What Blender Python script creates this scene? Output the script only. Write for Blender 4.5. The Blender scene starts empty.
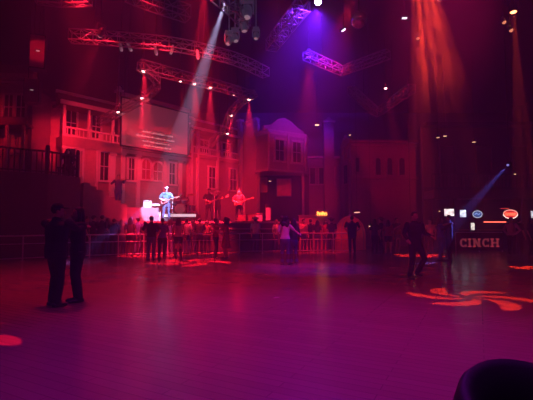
import bpy, bmesh, math, random
from mathutils import Vector, Matrix, Euler
random.seed(7)
S = bpy.context.scene
COL = S.collection
PI = math.pi
V = Vector
# ------------------------------------------------------------------ camera
EYE = V((0, 0, 1.42)); FPX = 400.0
PITCH = math.atan(25 / FPX)
cd = bpy.data.cameras.new('camera'); cam = bpy.data.objects.new('camera', cd); COL.objects.link(cam)
cam.location = EYE; cam.rotation_euler = (PI / 2 + PITCH, 0, 0)
cd.sensor_fit = 'HORIZONTAL'; cd.sensor_width = 36; cd.lens = 36 * FPX / 533; cd.clip_end = 200; cd.clip_start = .05
S.camera = cam
S.view_settings.view_transform = 'Standard'
S.view_settings.look = 'None'
S.cycles.use_denoising = True
S.cycles.max_bounces = 5; S.cycles.diffuse_bounces = 2; S.cycles.glossy_bounces = 3
S.cycles.transmission_bounces = 3; S.cycles.transparent_max_bounces = 6; S.cycles.volume_bounces = 0
S.cycles.sample_clamp_indirect = 4.0
S.cycles.sample_clamp_direct = 0

def ray(px, py):
    u = (px - 266.5) / FPX; v = (200 - py) / FPX
    c, s = math.cos(PITCH), math.sin(PITCH)
    return V((u, c - v * s, s + v * c))
def at(px, py, Y):
    d = ray(px, py); return EYE + d * (Y / d.y)
def at_z(px, py, z):
    d = ray(px, py); return EYE + d * ((z - EYE.z) / d.z)

# ------------------------------------------------------------------ materials
MATS = {}
def mat(name, color, rough=.6, metal=0, var=.25, scale=6, emit=None, es=0, bump=0, bands=None, coat=0):
    if name in MATS: return MATS[name]
    m = bpy.data.materials.new(name); m.use_nodes = True; MATS[name] = m
    nt = m.node_tree; N = nt.nodes; L = nt.links
    b = N['Principled BSDF']
    b.inputs['Roughness'].default_value = rough; b.inputs['Metallic'].default_value = metal
    b.inputs['Coat Weight'].default_value = coat
    tc = N.new('ShaderNodeTexCoord'); no = N.new('ShaderNodeTexNoise'); no.inputs['Scale'].default_value = scale
    no.inputs['Detail'].default_value = 4
    L.new(tc.outputs['Object'], no.inputs['Vector'])
    mx = N.new('ShaderNodeMix'); mx.data_type = 'RGBA'
    c = V(color)
    mx.inputs['A'].default_value = (*(c * (1 - var)), 1); mx.inputs['B'].default_value = (*(c * (1 + var)), 1)
    L.new(no.outputs['Fac'], mx.inputs['Factor']); L.new(mx.outputs['Result'], b.inputs['Base Color'])
    if emit:
        b.inputs['Emission Color'].default_value = (*emit, 1); b.inputs['Emission Strength'].default_value = es
    if bands or bump:
        bp = N.new('ShaderNodeBump'); bp.inputs['Strength'].default_value = bump or .4; bp.inputs['Distance'].default_value = .02
        if bands:
            w = N.new('ShaderNodeTexWave'); w.wave_type = 'BANDS'; w.bands_direction = bands[0]; w.wave_profile = 'SAW'
            w.inputs['Scale'].default_value = bands[1]; L.new(tc.outputs['Object'], w.inputs['Vector'])
            L.new(w.outputs['Fac'], bp.inputs['Height'])
        else: L.new(no.outputs['Fac'], bp.inputs['Height'])
        L.new(bp.outputs['Normal'], b.inputs['Normal'])
    return m

# ------------------------------------------------------------------ mesh builder
class MB:
    def __init__(s): s.bm = bmesh.new()
    def box(s, c, d, rz=0, M=None):
        m = Matrix.Translation(c) @ Matrix.Rotation(rz, 4, 'Z') @ Matrix.Diagonal((*d, 1))
        if M: m = M @ m
        bmesh.ops.create_cube(s.bm, size=1, matrix=m); return s
    def tube(s, p, q, r, n=8, r2=None, caps=True):
        p, q = V(p), V(q); d = q - p
        if d.length < 1e-6: return s
        m = Matrix.Translation((p + q) / 2) @ d.to_track_quat('Z', 'Y').to_matrix().to_4x4()
        bmesh.ops.create_cone(s.bm, cap_ends=caps, segments=n, radius1=r, radius2=r if r2 is None else r2, depth=d.length, matrix=m); return s
    def path(s, pts, r, n=6):
        for a, b in zip(pts[:-1], pts[1:]): s.tube(a, b, r, n)
        return s
    def ball(s, c, r, u=14, v=10, M=None):
        if not hasattr(r, '__len__'): r = (r, r, r)
        m = Matrix.Translation(c)
        if M: m = m @ M
        bmesh.ops.create_uvsphere(s.bm, u_segments=u, v_segments=v, radius=1, matrix=m @ Matrix.Diagonal((*r, 1))); return s
    def lathe(s, prof, n=20, M=None):
        M = M or Matrix.Identity(4)
        rings = []
        for r, z in prof:
            rings.append([s.bm.verts.new(M @ V((max(r, 1e-4) * math.cos(2 * PI * k / n), max(r, 1e-4) * math.sin(2 * PI * k / n), z))) for k in range(n)])
        for A, B in zip(rings[:-1], rings[1:]):
            for k in range(n):
                s.bm.faces.new((A[k], A[(k + 1) % n], B[(k + 1) % n], B[k]))
        s.bm.faces.new(rings[0][::-1]); s.bm.faces.new(rings[-1]); return s
    def prism(s, pts, y0, y1, M=None):
        """polygon in local x,z extruded along y"""
        M = M or Matrix.Identity(4)
        a = [s.bm.verts.new(M @ V((x, y0, z))) for x, z in pts]; b = [s.bm.verts.new(M @ V((x, y1, z))) for x, z in pts]
        n = len(pts)
        for k in range(n): s.bm.faces.new((a[k], a[(k + 1) % n], b[(k + 1) % n], b[k]))
        s.bm.faces.new(a[::-1]); s.bm.faces.new(b); return s
    def slab(s, pts, z0, z1):
        a = [s.bm.verts.new((x, y, z0)) for x, y in pts]; b = [s.bm.verts.new((x, y, z1)) for x, y in pts]
        n = len(pts)
        for k in range(n): s.bm.faces.new((a[k], a[(k + 1) % n], b[(k + 1) % n], b[k]))
        s.bm.faces.new(a[::-1]); s.bm.faces.new(b); return s
    def bevel(s, w, seg=2):
        bmesh.ops.bevel(s.bm, geom=s.bm.edges[:], offset=w, segments=seg, profile=.6, affect='EDGES'); return s
    def build(s, name, m, parent=None, smooth=False, loc=None, rz=0):
        bmesh.ops.recalc_face_normals(s.bm, faces=s.bm.faces[:])
        me = bpy.data.meshes.new(name); s.bm.to_mesh(me); s.bm.free()
        if smooth:
            for p in me.polygons: p.use_smooth = True
        o = bpy.data.objects.new(name, me); COL.objects.link(o)
        for mm in (m if isinstance(m, (list, tuple)) else [m]): me.materials.append(mm)
        if parent: o.parent = parent
        if loc is not None: o.location = loc
        o.rotation_euler.z = rz
        return o
def tag(o, label=None, cat=None, group=None, kind=None):
    if label: o['label'] = label
    if cat: o['category'] = cat
    if group: o['group'] = group
    if kind: o['kind'] = kind
    return o
def empty(name, loc, label, cat, rz=0, group=None):
    o = bpy.data.objects.new(name, None); COL.objects.link(o); o.location = loc; o.rotation_euler.z = rz
    o.empty_display_size = .1
    return tag(o, label, cat, group)
def struct(o): o['kind'] = 'structure'; return o
def copy_tree(o, parent=None):
    c = o.copy(); COL.objects.link(c); c.parent = parent
    for ch in list(o.children): copy_tree(ch, c)
    return c

# ------------------------------------------------------------------ lights
def spot(loc, target, color, watts, deg, blend=.4, radius=.06, gobo=None):
    l = bpy.data.lights.new('spot', 'SPOT'); l.energy = watts; l.color = color; l.spot_size = math.radians(deg); l.spot_blend = blend
    l.shadow_soft_size = radius
    o = bpy.data.objects.new('spot_lamp', l); COL.objects.link(o); o.location = loc
    o.rotation_euler = (V(target) - V(loc)).to_track_quat('-Z', 'Y').to_euler()
    if gobo: gobo(l, deg)
    return o
def petal_gobo(n, twist, phase, inner, outer):
    def f(l, deg):
        l.use_nodes = True; nt = l.node_tree; N = nt.nodes; L = nt.links
        em = [x for x in N if x.type == 'EMISSION'][0]
        tc = N.new('ShaderNodeTexCoord'); sp = N.new('ShaderNodeSeparateXYZ'); L.new(tc.outputs['Normal'], sp.inputs[0])
        def mt(op, a, b=None):
            k = N.new('ShaderNodeMath'); k.operation = op
            for i, x in enumerate((a, b)):
                if x is None: continue
                if isinstance(x, (int, float)): k.inputs[i].default_value = x
                else: L.new(x, k.inputs[i])
            return k.outputs[0]
        T = math.tan(math.radians(deg / 2))
        x = mt('DIVIDE', mt('DIVIDE', sp.outputs[0], sp.outputs[2]), T); y = mt('DIVIDE', mt('DIVIDE', sp.outputs[1], sp.outputs[2]), T)
        r = mt('SQRT', mt('ADD', mt('MULTIPLY', x, x), mt('MULTIPLY', y, y)))
        a = mt('ARCTAN2', y, x)
        a = mt('ADD', mt('ADD', a, mt('MULTIPLY', r, twist)), phase)
        c = mt('COSINE', mt('MULTIPLY', a, n))
        # petal width narrows at the hub and the tip
        w = mt('MULTIPLY', mt('SUBTRACT', r, inner), mt('SUBTRACT', outer, r))
        w = mt('MULTIPLY', w, 4 / (outer - inner) ** 2)
        m = mt('ADD', c, mt('SUBTRACT', mt('MULTIPLY', w, 1.5), 1.25))
        m = mt('MULTIPLY', m, 4.0)
        cl = N.new('ShaderNodeClamp'); L.new(m, cl.inputs[0])
        L.new(mt('MULTIPLY', cl.outputs[0], 1.0), em.inputs['Strength'])
    return f

# ------------------------------------------------------------------ materials used
M_FLOOR = mat('dance_floor_wood', (.34, .19, .13), .3)
M_SKIN = mat('skin', (.55, .33, .24), .5, var=.08)
M_BLACKMETAL = mat('black_metal', (.03, .03, .032), .45, .6)
M_TRUSS = mat('truss_aluminium', (.26, .25, .27), .4, .5)
M_DARK = mat('dark_paint', (.05, .035, .035), .75)
M_WALL = mat('hall_wall_paint', (.10, .06, .06), .85)
M_CEIL = mat('ceiling_paint', (.035, .025, .028), .9)
M_SIDING = mat('painted_clapboard', (.44, .34, .33), .75, bands=('Z', 2.2), bump=.5)
M_SIDING2 = mat('faded_clapboard', (.30, .20, .22), .8, bands=('Z', 2.2), bump=.5)
M_TRIM = mat('painted_trim', (.9, .82, .8), .6, var=.08)
M_TRIM2 = mat('dull_trim', (.45, .33, .33), .7)
M_PANE = mat('dark_glass', (.03, .015, .02), .15)
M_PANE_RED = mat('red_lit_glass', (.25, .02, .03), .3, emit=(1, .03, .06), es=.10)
M_ROOF = mat('roof_shingle', (.16, .09, .09), .85, bands=('Z', 3.0), bump=.6)
M_STAGE = mat('stage_deck', (.10, .07, .07), .5)
M_DRAPE = mat('stage_skirt', (.05, .03, .035), .9, bands=('X', 4.0), bump=.6)
M_STEEL = mat('railing_steel', (.75, .7, .7), .4, .25)

# ------------------------------------------------------------------ room shell
m = M_FLOOR; nt = m.node_tree; N = nt.nodes; L = nt.links; b = N['Principled BSDF']
tc = N.new('ShaderNodeTexCoord'); mp = N.new('ShaderNodeMapping'); L.new(tc.outputs['Object'], mp.inputs['Vector'])
mp.inputs['Rotation'].default_value = (0, 0, math.radians(28))
br = N.new('ShaderNodeTexBrick'); br.inputs['Scale'].default_value = 1.0; br.inputs['Brick Width'].default_value = 1.6; br.inputs['Row Height'].default_value = .12
br.inputs['Mortar Size'].default_value = .004; br.inputs['Color1'].default_value = (.34, .19, .14, 1); br.inputs['Color2'].default_value = (.30, .165, .12, 1); br.inputs['Mortar'].default_value = (.2, .1, .08, 1)
L.new(mp.outputs['Vector'], br.inputs['Vector']); L.new(br.outputs['Color'], b.inputs['Base Color'])
no = N.new('ShaderNodeTexNoise'); no.inputs['Scale'].default_value = 1.2; no.inputs['Detail'].default_value = 6; L.new(mp.outputs['Vector'], no.inputs['Vector'])
rr = N.new('ShaderNodeMapRange'); rr.inputs['To Min'].default_value = .15; rr.inputs['To Max'].default_value = .32
L.new(no.outputs['Fac'], rr.inputs['Value']); L.new(rr.outputs['Result'], b.inputs['Roughness'])
n2 = N.new('ShaderNodeTexNoise'); n2.inputs['Scale'].default_value = 9; n2.inputs['Detail'].default_value = 2; L.new(mp.outputs['Vector'], n2.inputs['Vector'])
bp = N.new('ShaderNodeBump'); bp.inputs['Strength'].default_value = .25; bp.inputs['Distance'].default_value = .01
L.new(n2.outputs['Fac'], bp.inputs['Height']); L.new(bp.outputs['Normal'], b.inputs['Normal'])

ZC = 10.8
X0, X1, Y0, Y1 = -15.5, 20.0, -5.0, 33.0
struct(MB().box(((X0 + X1) / 2, (Y0 + Y1) / 2, -.1), (X1 - X0, Y1 - Y0, .2)).build('floor', M_FLOOR))
struct(MB().box(((X0 + X1) / 2, (Y0 + Y1) / 2, ZC + .1), (X1 - X0, Y1 - Y0, .2)).build('ceiling', M_CEIL))
struct(MB().box(((X0 + X1) / 2, Y1 + .1, ZC / 2), (X1 - X0, .2, ZC)).build('wall_back', M_WALL))
struct(MB().box(((X0 + X1) / 2, Y0 - .1, ZC / 2), (X1 - X0, .2, ZC)).build('wall_front', M_WALL))
struct(MB().box((X0 - .1, (Y0 + Y1) / 2, ZC / 2), (.2, Y1 - Y0, ZC)).build('wall_left', M_WALL))
struct(MB().box((X1 + .1, (Y0 + Y1) / 2, ZC / 2), (.2, Y1 - Y0, ZC)).build('wall_right', M_WALL))

# ------------------------------------------------------------------ stage and raised deck
FA = V((-10.1, 20.0)); FANG = math.radians(47.1); FD = V((math.cos(FANG), math.sin(FANG))); FN = V((math.sin(FANG), -math.cos(FANG)))
def F(px, py, off=0):
    """pixel -> (s along the facade, height) on the plane `off` metres in front of the facade"""
    d = ray(px, py); o = FA + FN * off - V((EYE.x, EYE.y)); dn = V((d.x, d.y)).dot(FN); t = o.dot(FN) / dn
    P = EYE + d * t; return (V((P.x, P.y)) - FA).dot(FD), P.z
def fw(s, off, z=0): q = FA + FD * s + FN * off; return V((q.x, q.y, z))
ZS = 1.62
stage_front = [(-8.1, 19.0), (-6.3, 19.9), (-4.2, 20.6), (-1.6, 21.3), (.6, 21.9), (1.8, 22.3)]
back = [tuple(fw(12.2, .12)[:2]), tuple(fw(1.0, .12)[:2])]
stage_poly = stage_front + [(1.9, 27.2), (-.6, 29.2)] + [tuple(fw(11.0, .15)[:2]), tuple(fw(.9, .15)[:2])]
struct(MB().slab(stage_poly, 0, ZS).build('stage_floor', M_STAGE))
for nm, zz, h, off in (('trim_1', ZS - .05, .11, .05), ('trim_2', 1.22, .05, .04)):
    b_ = MB()
    for (ax, ay), (bx_, by) in zip(stage_front[:-1], stage_front[1:]):
        d = V((bx_ - ax, by - ay)); n = V((d.y, -d.x)).normalized() * off * .5
        b_.box(((ax + bx_) / 2 + n.x, (ay + by) / 2 + n.y, zz), (d.length + .04, off, h), math.atan2(d.y, d.x))
    struct(b_.build(nm, M_TRIM2))
b_ = MB()
for (ax, ay), (bx_, by) in zip(stage_front[:-1], stage_front[1:]):
    d = V((bx_ - ax, by - ay)); n = V((d.y, -d.x)).normalized() * .012
    b_.box(((ax + bx_) / 2 + n.x, (ay + by) / 2 + n.y, .58), (d.length, .02, 1.14), math.atan2(d.y, d.x))
struct(b_.build('stage_skirting', M_DRAPE))
# violinist's riser + stairs up to the deck
ZR = 2.34
riser = [(-8.05, 20.2), (-5.75, 21.3), (-6.6, 22.6), (-8.75, 21.2)]
struct(MB().slab(riser, ZS, ZR).build('stage_riser', mat('riser_face', (.22, .18, .2), .7, bands=('Z', 3.0), bump=.5)))
ZD = 3.62
deck = [(X0, 14.6), (-11.5, 15.6), (-9.4, 17.1), (-8.6, 18.4), (-9.35, 19.4), (-10.4, 19.7), (-13.5, 18.9), (X0, 18.2)]
M_DECK = mat('deck_face', (.12, .075, .085), .8, bands=('Z', 1.2), bump=.4)
struct(MB().slab(deck, 0, ZD).build('viewing_deck', M_DECK))
st = MB()
for k in range(7):
    z1 = ZD - .16 * (k + 1); q0, q1 = .55 + .30 * k, .55 + .30 * (k + 1)
    base = V((-9.0, 19.0)) ; dirx = V((.80, .60))
    a = base + dirx * (q0 - .3); c = base + dirx * (q1 - .3); nrm = V((-.60, .80)) * 1.25
    st.slab([tuple(a), tuple(c), tuple(c + nrm), tuple(a + nrm)], 0, z1)
struct(st.build('stage_stairs', mat('stair_wood', (.36, .25, .26), .7)))

# ------------------------------------------------------------------ buildings along the hall
def window(parent, x0, x1, z0, z1, y=0, frame=M_TRIM, pane=M_PANE, arched=False, fwid=.09, mullion=True, dep=.1):
    f = MB(); w = x1 - x0
    if arched:
        zs = z1 - w / 2; n = 12
        arc = [((x0 + x1) / 2 + (w / 2) * math.cos(PI * k / n), zs + (w / 2) * math.sin(PI * k / n)) for k in range(n + 1)]
        arco = [((x0 + x1) / 2 + (w / 2 + fwid) * math.cos(PI * k / n), zs + (w / 2 + fwid) * math.sin(PI * k / n)) for k in range(n + 1)]
        for k in range(n): f.prism([arc[k], arco[k], arco[k + 1], arc[k + 1]], y - dep, y)
        ztop = zs
    else:
        ztop = z1; f.box(((x0 + x1) / 2, y - dep / 2, z1 + fwid / 2), (w + 2.6 * fwid, dep * 1.2, fwid))
    for xx in (x0 - fwid / 2, x1 + fwid / 2): f.box((xx, y - dep / 2, (z0 + ztop) / 2), (fwid, dep, ztop - z0))
    f.box(((x0 + x1) / 2, y - dep / 2 - .02, z0 - fwid / 2), (w + 3 * fwid, dep * 1.5, fwid))
    if mullion:
        f.box(((x0 + x1) / 2, y - .02, (z0 + z1) / 2), (.035, .04, z1 - z0)); f.box(((x0 + x1) / 2, y - .02, (z0 + z1) / 2), (w, .04, .05))
    o = f.build('window', frame, parent)
    p = MB()
    if arched: p.prism([(x0, z0), (x1, z0)] + arc, y - .012, y - .002)
    else: p.box(((x0 + x1) / 2, y - .007, (z0 + z1) / 2), (w, .01, z1 - z0))
    p.build('pane', pane, o)
    return o
def balustrade(parent, x0, x1, z0, z1, y, m=M_TRIM, step=.16, name='balustrade', baluster=.045):
    b = MB(); b.box(((x0 + x1) / 2, y, z1 - .04), (x1 - x0, .1, .08)); b.box(((x0 + x1) / 2, y, z0 + .05), (x1 - x0, .08, .07))
    n = int((x1 - x0) / step)
    for k in range(n + 1): b.box((x0 + (x1 - x0) * k / n, y, (z0 + z1) / 2), (baluster, baluster, z1 - z0 - .1))
    return b.build(name, m, parent)

def fr(pxl, pxr, pyt, pyb, off=0):
    """facade rectangle from pixel columns and the top/bottom rows at its left edge"""
    s0, zt = F(pxl, pyt, off); _, zb = F(pxl, pyb, off); s1, _ = F(pxr, (pyt + pyb) / 2, off); return s0, s1, zb, zt

# --- left wing of the painted facade (balcony over a porch)
sL = F(62, 150)[0]; sM = F(120, 150)[0]; sR = F(189, 150)[0]; sE = F(240, 150)[0]
_, zb1 = F(64, 126); _, zb0 = F(64, 136); _, zband = F(64, 146)
BALTOP, BALBOT, BAND = zb1, zb0, zband
def F3(px, py): s, z = F(px, py); return s, z
lw = empty('porch_building', (*FA, 0), 'pink clapboard building with a balcony left of the hanging screen', 'building', FANG)
MB().box(((sL + sM) / 2, .15, (ZS + 5.0) / 2 + .3), (sM - sL, .3, 5.0 - ZS + .6)).build('lower_wall', M_SIDING, lw)
MB().box(((sL + sM) / 2, .9, (BAND + 8.4) / 2), (sM - sL, .2, 8.4 - BAND)).build('upper_wall', M_SIDING, lw)
MB().box(((sL + sM) / 2, .45, (BAND + BALBOT) / 2), (sM - sL + .1, 1.15, BALBOT - BAND)).build('balcony_floor', M_TRIM2, lw)
balustrade(lw, sL, sM, BALBOT, BALTOP, -.06, step=.2)
_, zr0 = F(66, 106); _, zr1 = F(67, 91)
MB().prism([(sL - .2, zr0), (sM + .1, zr0), (sM + .1, zr0 + .12), (sL - .2, zr0 + .12)], -.35, .95).prism([(sL - .15, zr0 + .12), (sM, zr0 + .12), (sM, zr1), (sL - .15, zr1)], .35, .6).build('balcony_roof', M_ROOF, lw)
b = MB(); b.box(((sL + sM) / 2 - .05, -.33, zr0 + .1), (sM - sL + .4, .14, .2)); b.box(((sL + sM) / 2 - .05, .34, zr1), (sM - sL + .4, .14, .14)); b.build('cornice', M_TRIM, lw)
for px in (63, 88, 112):
    s, _ = F(px, 130); MB().box((s, -.1, (BALBOT + zr0) / 2), (.12, .12, zr0 - BALBOT)).box((s, -.1, BALTOP + .05), (.17, .17, .1)).build('post', M_TRIM, lw)
for px, w in ((63, .16), (78, .2), (112, .3)):
    s, _ = F(px, 160); MB().box((s, -.06, (ZS + BAND) / 2), (w, .14, BAND - ZS)).box((s, -.08, BAND - .1), (w + .1, .2, .14)).build('pilaster', M_TRIM, lw)
for pl, pr, t, bb in ((100, 108, 152, 180),):
    s0, s1, z0, z1 = fr(pl, pr, t, bb); window(lw, s0, s1, z0, z1)
for pl, pr, t, bb in ((65, 75, 148, 176),):
    s0, s1, z0, z1 = fr(pl, pr, t, bb); window(lw, s0, s1, z0, z1)
s0, s1, z0, z1 = fr(66, 76, 110, 134, -.8); window(lw, s0, s1, z0, z1, y=.8)
s0, s1, z0, z1 = fr(92, 100, 114, 138, -.8); window(lw, s0, s1, z0, z1, y=.8)
s0, s1, z0, z1 = fr(84, 95, 149, 182)
d = MB().box(((s0 + s1) / 2, -.03, (ZS + z1) / 2), (s1 - s0, .06, z1 - ZS)).box(((s0 + s1) / 2, -.06, ZS + .75), ((s1 - s0) * .6, .04, .8)).box(((s0 + s1) / 2, -.06, z1 - .55), ((s1 - s0) * .6, .04, .7)).build('door', mat('door_paint', (.62, .42, .42), .6), lw)
MB().ball((s1 - .12, -.09, ZS + 1.0), .04).build('door_knob', M_STEEL, d)
MB().box((s0 - .07, -.05, (ZS + z1) / 2), (.12, .12, z1 - ZS)).box((s1 + .07, -.05, (ZS + z1) / 2), (.12, .12, z1 - ZS)).box(((s0 + s1) / 2, -.05, z1 + .07), (s1 - s0 + .3, .14, .14)).build('door_frame', M_TRIM, lw)

# --- middle bay under the screen
mb_ = empty('arched_window_building', (*FA, 0), 'pink facade with two arched windows under the hanging screen', 'building', FANG)
ZT = 8.2
MB().box(((sM + sR) / 2, .15, (ZS + ZT) / 2), (sR - sM, .3, ZT - ZS)).build('wall', M_SIDING, mb_)
_, zc1 = F(122, 146); _, zc0 = F(122, 152)
MB().box(((sM + sR) / 2, -.08, (zc0 + zc1) / 2 - .1), (sR - sM, .2, (zc1 - zc0) * .6)).box(((sM + sR) / 2, -.14, zc1 - .05), (sR - sM, .34, .1)).build('cornice', M_TRIM, mb_)
for pl, pr, t, bb, ar in ((128.5, 134, 158, 180, 0), (141.5, 150, 159, 179, 1), (153, 162, 162, 180, 1), (169, 174.5, 163, 184, 0)):
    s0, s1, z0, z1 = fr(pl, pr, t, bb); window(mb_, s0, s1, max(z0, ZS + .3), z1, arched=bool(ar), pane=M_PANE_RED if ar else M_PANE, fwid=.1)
for px in (122.5, 138, 165, 180, 188):
    s, _ = F(px, 165); MB().box((s, -.05, (ZS + zc0) / 2), (.22, .12, zc0 - ZS)).box((s, -.07, zc0 - .08), (.32, .18, .14)).box((s, -.07, ZS + .12), (.3, .18, .24)).build('pilaster', M_TRIM, mb_)
_, zk = F(128, 85)
MB().box(((sM + sR) / 2, -.1, ZT + .06), (sR - sM + .1, .6, .14)).box(((sM + sR) / 2, -.04, ZT - .25), (sR - sM, .2, .1)).build('parapet', M_TRIM, mb_)
q, zq = F(118, 96); MB().box((q, -.1, ZT + .1), (.22, .22, 1.0)).box((q, -.1, ZT + .65), (.4, .4, .14)).ball((q, -.1, ZT + .82), .14).build('finial', M_TRIM, mb_)

# --- right wing
rw = empty('balcony_building', (*FA, 0), 'red lit building with upper balcony right of the hanging screen', 'building', FANG)
_, rb1 = F(200, 147); _, rb0 = F(200, 155); _, rr1 = F(190, 117); _, rr0 = F(190, 129)
MB().box(((sR + sE) / 2, .15, (ZS + rb0) / 2 - .05), (sE - sR, .3, rb0 - ZS - .1)).build('lower_wall', M_SIDING, rw)
MB().box(((sR + sE) / 2, .9, (rb0 + 8.4) / 2), (sE - sR, .2, 8.4 - rb0)).build('upper_wall', M_SIDING, rw)
MB().box(((sR + sE) / 2, .45, rb0 - .1), (sE - sR + .05, 1.15, .22)).build('balcony_floor', M_TRIM2, rw)
balustrade(rw, sR + .1, sE, rb0, rb1, -.06, step=.18)
MB().prism([(sR, rr0), (sE, rr0), (sE, rr0 + .1), (sR, rr0 + .1)], -.3, .9).prism([(sR, rr0 + .1), (sE, rr0 + .1), (sE, rr1), (sR, rr1)], .3, .55).build('balcony_roof', M_ROOF, rw)
MB().box(((sR + sE) / 2, -.28, rr0 + .08), (sE - sR, .12, .16)).box(((sR + sE) / 2, .3, rr1), (sE - sR, .12, .14)).build('cornice', M_TRIM, rw)
for px in (191, 197, 217):
    s, _ = F(px, 165); MB().box((s, -.06, (ZS + rr0) / 2), (.16, .14, rr0 - ZS)).build('pilaster', M_TRIM, rw)
for pl, pr, t, bb, off in ((208.5, 215, 167, 188, 0), (229.5, 236, 169, 190, 0), (199.5, 208, 140, 152, -.8), (222, 229, 143, 156, -.8)):
    s0, s1, z0, z1 = fr(pl, pr, t, bb, off); window(rw, s0, s1, max(z0, ZS + .3), z1, y=-off)
s, zz = F(239.5, 121); MB().box((s, -.08, (ZS + zz) / 2), (.26, .26, zz - ZS)).box((s, -.08, zz), (.4, .4, .16)).build('corner_pilaster', M_TRIM, rw)
# plain side wall that closes the stage on the right
e0 = fw(sE + .15, 0); e1 = V((-.62, 27.25, 0)); dd = e1 - e0
struct(MB().box((dd.length / 2, .1, 4.4), (dd.length, .2, 8.8)).box((dd.length / 2, -.03, 8.75), (dd.length, .16, .18)).build('wall_stage', mat('plain_plaster', (.5, .36, .36), .8), None, False, (e0.x, e0.y, 0), math.atan2(dd.y, dd.x)))
# left return wall: bright pink slab beside the porch
p0 = at(47.5, 130, 20.2); p1 = at(61, 130, 20.4)
q0 = at(30, 130, 19.2)
struct(MB().box(((p0.x + p1.x) / 2, 20.45, 5.0), (p1.x - p0.x, .25, 5.6)).build('wall_porch', mat('pale_plaster', (.62, .46, .46), .8)))
d = V((p0.x, 20.3)) - V((q0.x, q0.y)); struct(MB().box(((p0.x + q0.x) / 2, (20.3 + q0.y) / 2, 5.1), (d.length, .2, 5.8), math.atan2(d.y, d.x)).build('wall_alley', mat('grey_boards', (.22, .17, .19), .85, bands=('X', 3), bump=.5)))

# --- far left Victorian house behind the viewing deck
vb = empty('victorian_house', (-15.2, 18.9, 0), 'dark Victorian house front with a porch at the far left', 'building', math.radians(5))
def vp(px, py): P = at(px, py, 19.1); return P.x + 15.2, P.z
xa, _ = vp(0, 100); xb, _ = vp(30, 100)
MB().box((xb / 2, .3, 5.2), (xb, .3, 8.2)).build('wall', M_SIDING2, vb)
_, z1 = vp(10, 120); _, z0 = vp(10, 128)
MB().prism([(0, z0), (xb + .15, z0), (xb + .15, z0 + .12), (0, z0 + .12)], -.7, .2).prism([(0, z0 + .12), (xb + .05, z0 + .12), (xb - .1, z1 + .1), (0, z1 + .1)], -.3, .2).build('porch_roof', M_ROOF, vb)
_, zt = vp(10, 76); MB().box((xb / 2, .1, zt), (xb + .2, .5, .22)).box((xb / 2, .12, zt - .3), (xb, .3, .1)).build('cornice', M_TRIM2, vb)
for l, r, t, bb in ((3.5, 11, 94, 118), (15, 23, 94, 118)):
    a, zt_ = vp(l, t); c, zb_ = vp(r, bb); window(vb, a, c, zb_, zt_, y=.15, frame=M_TRIM2)
for l, r, t, bb, pn in ((5, 12, 134, 152, M_PANE_RED), (17, 24, 136, 150, M_PANE_RED)):
    a, zt_ = vp(l, t); c, zb_ = vp(r, bb); window(vb, a, c, zb_, zt_, y=.15, frame=M_TRIM2, pane=pn)
for px in (13, 28.5): a, _ = vp(px, 140); MB().box((a, -.6, (3.62 + z0) / 2), (.12, .12, z0 - 3.62)).build('porch_post', M_TRIM2, vb)

# --- bay window building right of the stage
bb_ = empty('bay_window_building', (0, 0, 0), 'building with an overhanging two-window bay right of the stage', 'building', 0)
B0 = at(256, 150, 26.9); B1 = at(268.5, 150, 26.0); B2 = at(305, 150, 27.6)
ZB0 = at(268, 169, 26).z; ZB1 = at(268, 131, 26).z
poly = [(B0.x, B0.y), (B1.x, B1.y), (B2.x, B2.y), (B2.x + .3, 29.0), (B0.x, 29.0)]
MB().slab(poly, ZB0, ZB1).build('bay_wall', M_SIDING2, bb_)
def grow(p, c, k): return [((x - c[0]) * k + c[0], (y - c[1]) * k + c[1]) for x, y in p]
cc = (1.1, 28.4)
MB().slab(grow(poly, cc, 1.06), ZB1, ZB1 + .14).slab(grow(poly, cc, 1.03), ZB1 - .16, ZB1 + .02).build('cornice', M_TRIM2, bb_); MB().slab(grow(poly, cc, 1.05), ZB0 - .12, ZB0 + .04).build('base_moulding', M_TRIM2, bb_)
d = V((B2.x - B1.x, B2.y - B1.y)); ang = math.atan2(d.y, d.x); dl = d.length
gm = Matrix.Translation((B1.x, B1.y, 0)) @ Matrix.Rotation(ang, 4, 'Z')
MB().prism([(-.3, ZB1 + .14), (dl, ZB1 + .14), (dl, ZB1 + .35), (dl * .82, ZB1 + .55), (dl * .62, ZB1 + .95), (dl * .45, ZB1 + 1.1), (dl * .28, ZB1 + .95), (dl * .1, ZB1 + .5), (-.3, ZB1 + .35)], .1, .3, gm).build('gable_parapet', M_SIDING2, bb_)
win_root = bb_
def bay_window(t0, t1, z0, z1, base, ang_):
    f = MB(); M4 = Matrix.Translation((base.x, base.y, 0)) @ Matrix.Rotation(ang_, 4, 'Z')
    w = t1 - t0
    for c, dm in (((t0 - .06, -.05, (z0 + z1) / 2), (.12, .1, z1 - z0)), ((t1 + .06, -.05, (z0 + z1) / 2), (.12, .1, z1 - z0)), (((t0 + t1) / 2, -.06, z1 + .07), (w + .34, .14, .14)), (((t0 + t1) / 2, -.06, z0 - .06), (w + .34, .14, .12)), (((t0 + t1) / 2, -.02, (z0 + z1) / 2), (.04, .04, z1 - z0)), (((t0 + t1) / 2, -.02, (z0 + z1) / 2), (w, .04, .05))):
        f.box(c, dm, 0, M4)
    o = f.build('window', M_TRIM2, bb_)
    MB().box(((t0 + t1) / 2, -.008, (z0 + z1) / 2), (w, .012, z1 - z0), 0, M4).build('pane', M_PANE, o)
bay_window(dl * .17, dl * .40, ZB0 + .62, ZB1 - .52, B1, ang); bay_window(dl * .64, dl * .87, ZB0 + .62, ZB1 - .52, B1, ang)
for t in (0, dl * .52, dl): MB().box((t, -.03, (ZB0 + ZB1) / 2), (.13, .1, ZB1 - ZB0), 0, gm).build('corner_board', M_TRIM2, bb_)
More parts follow.
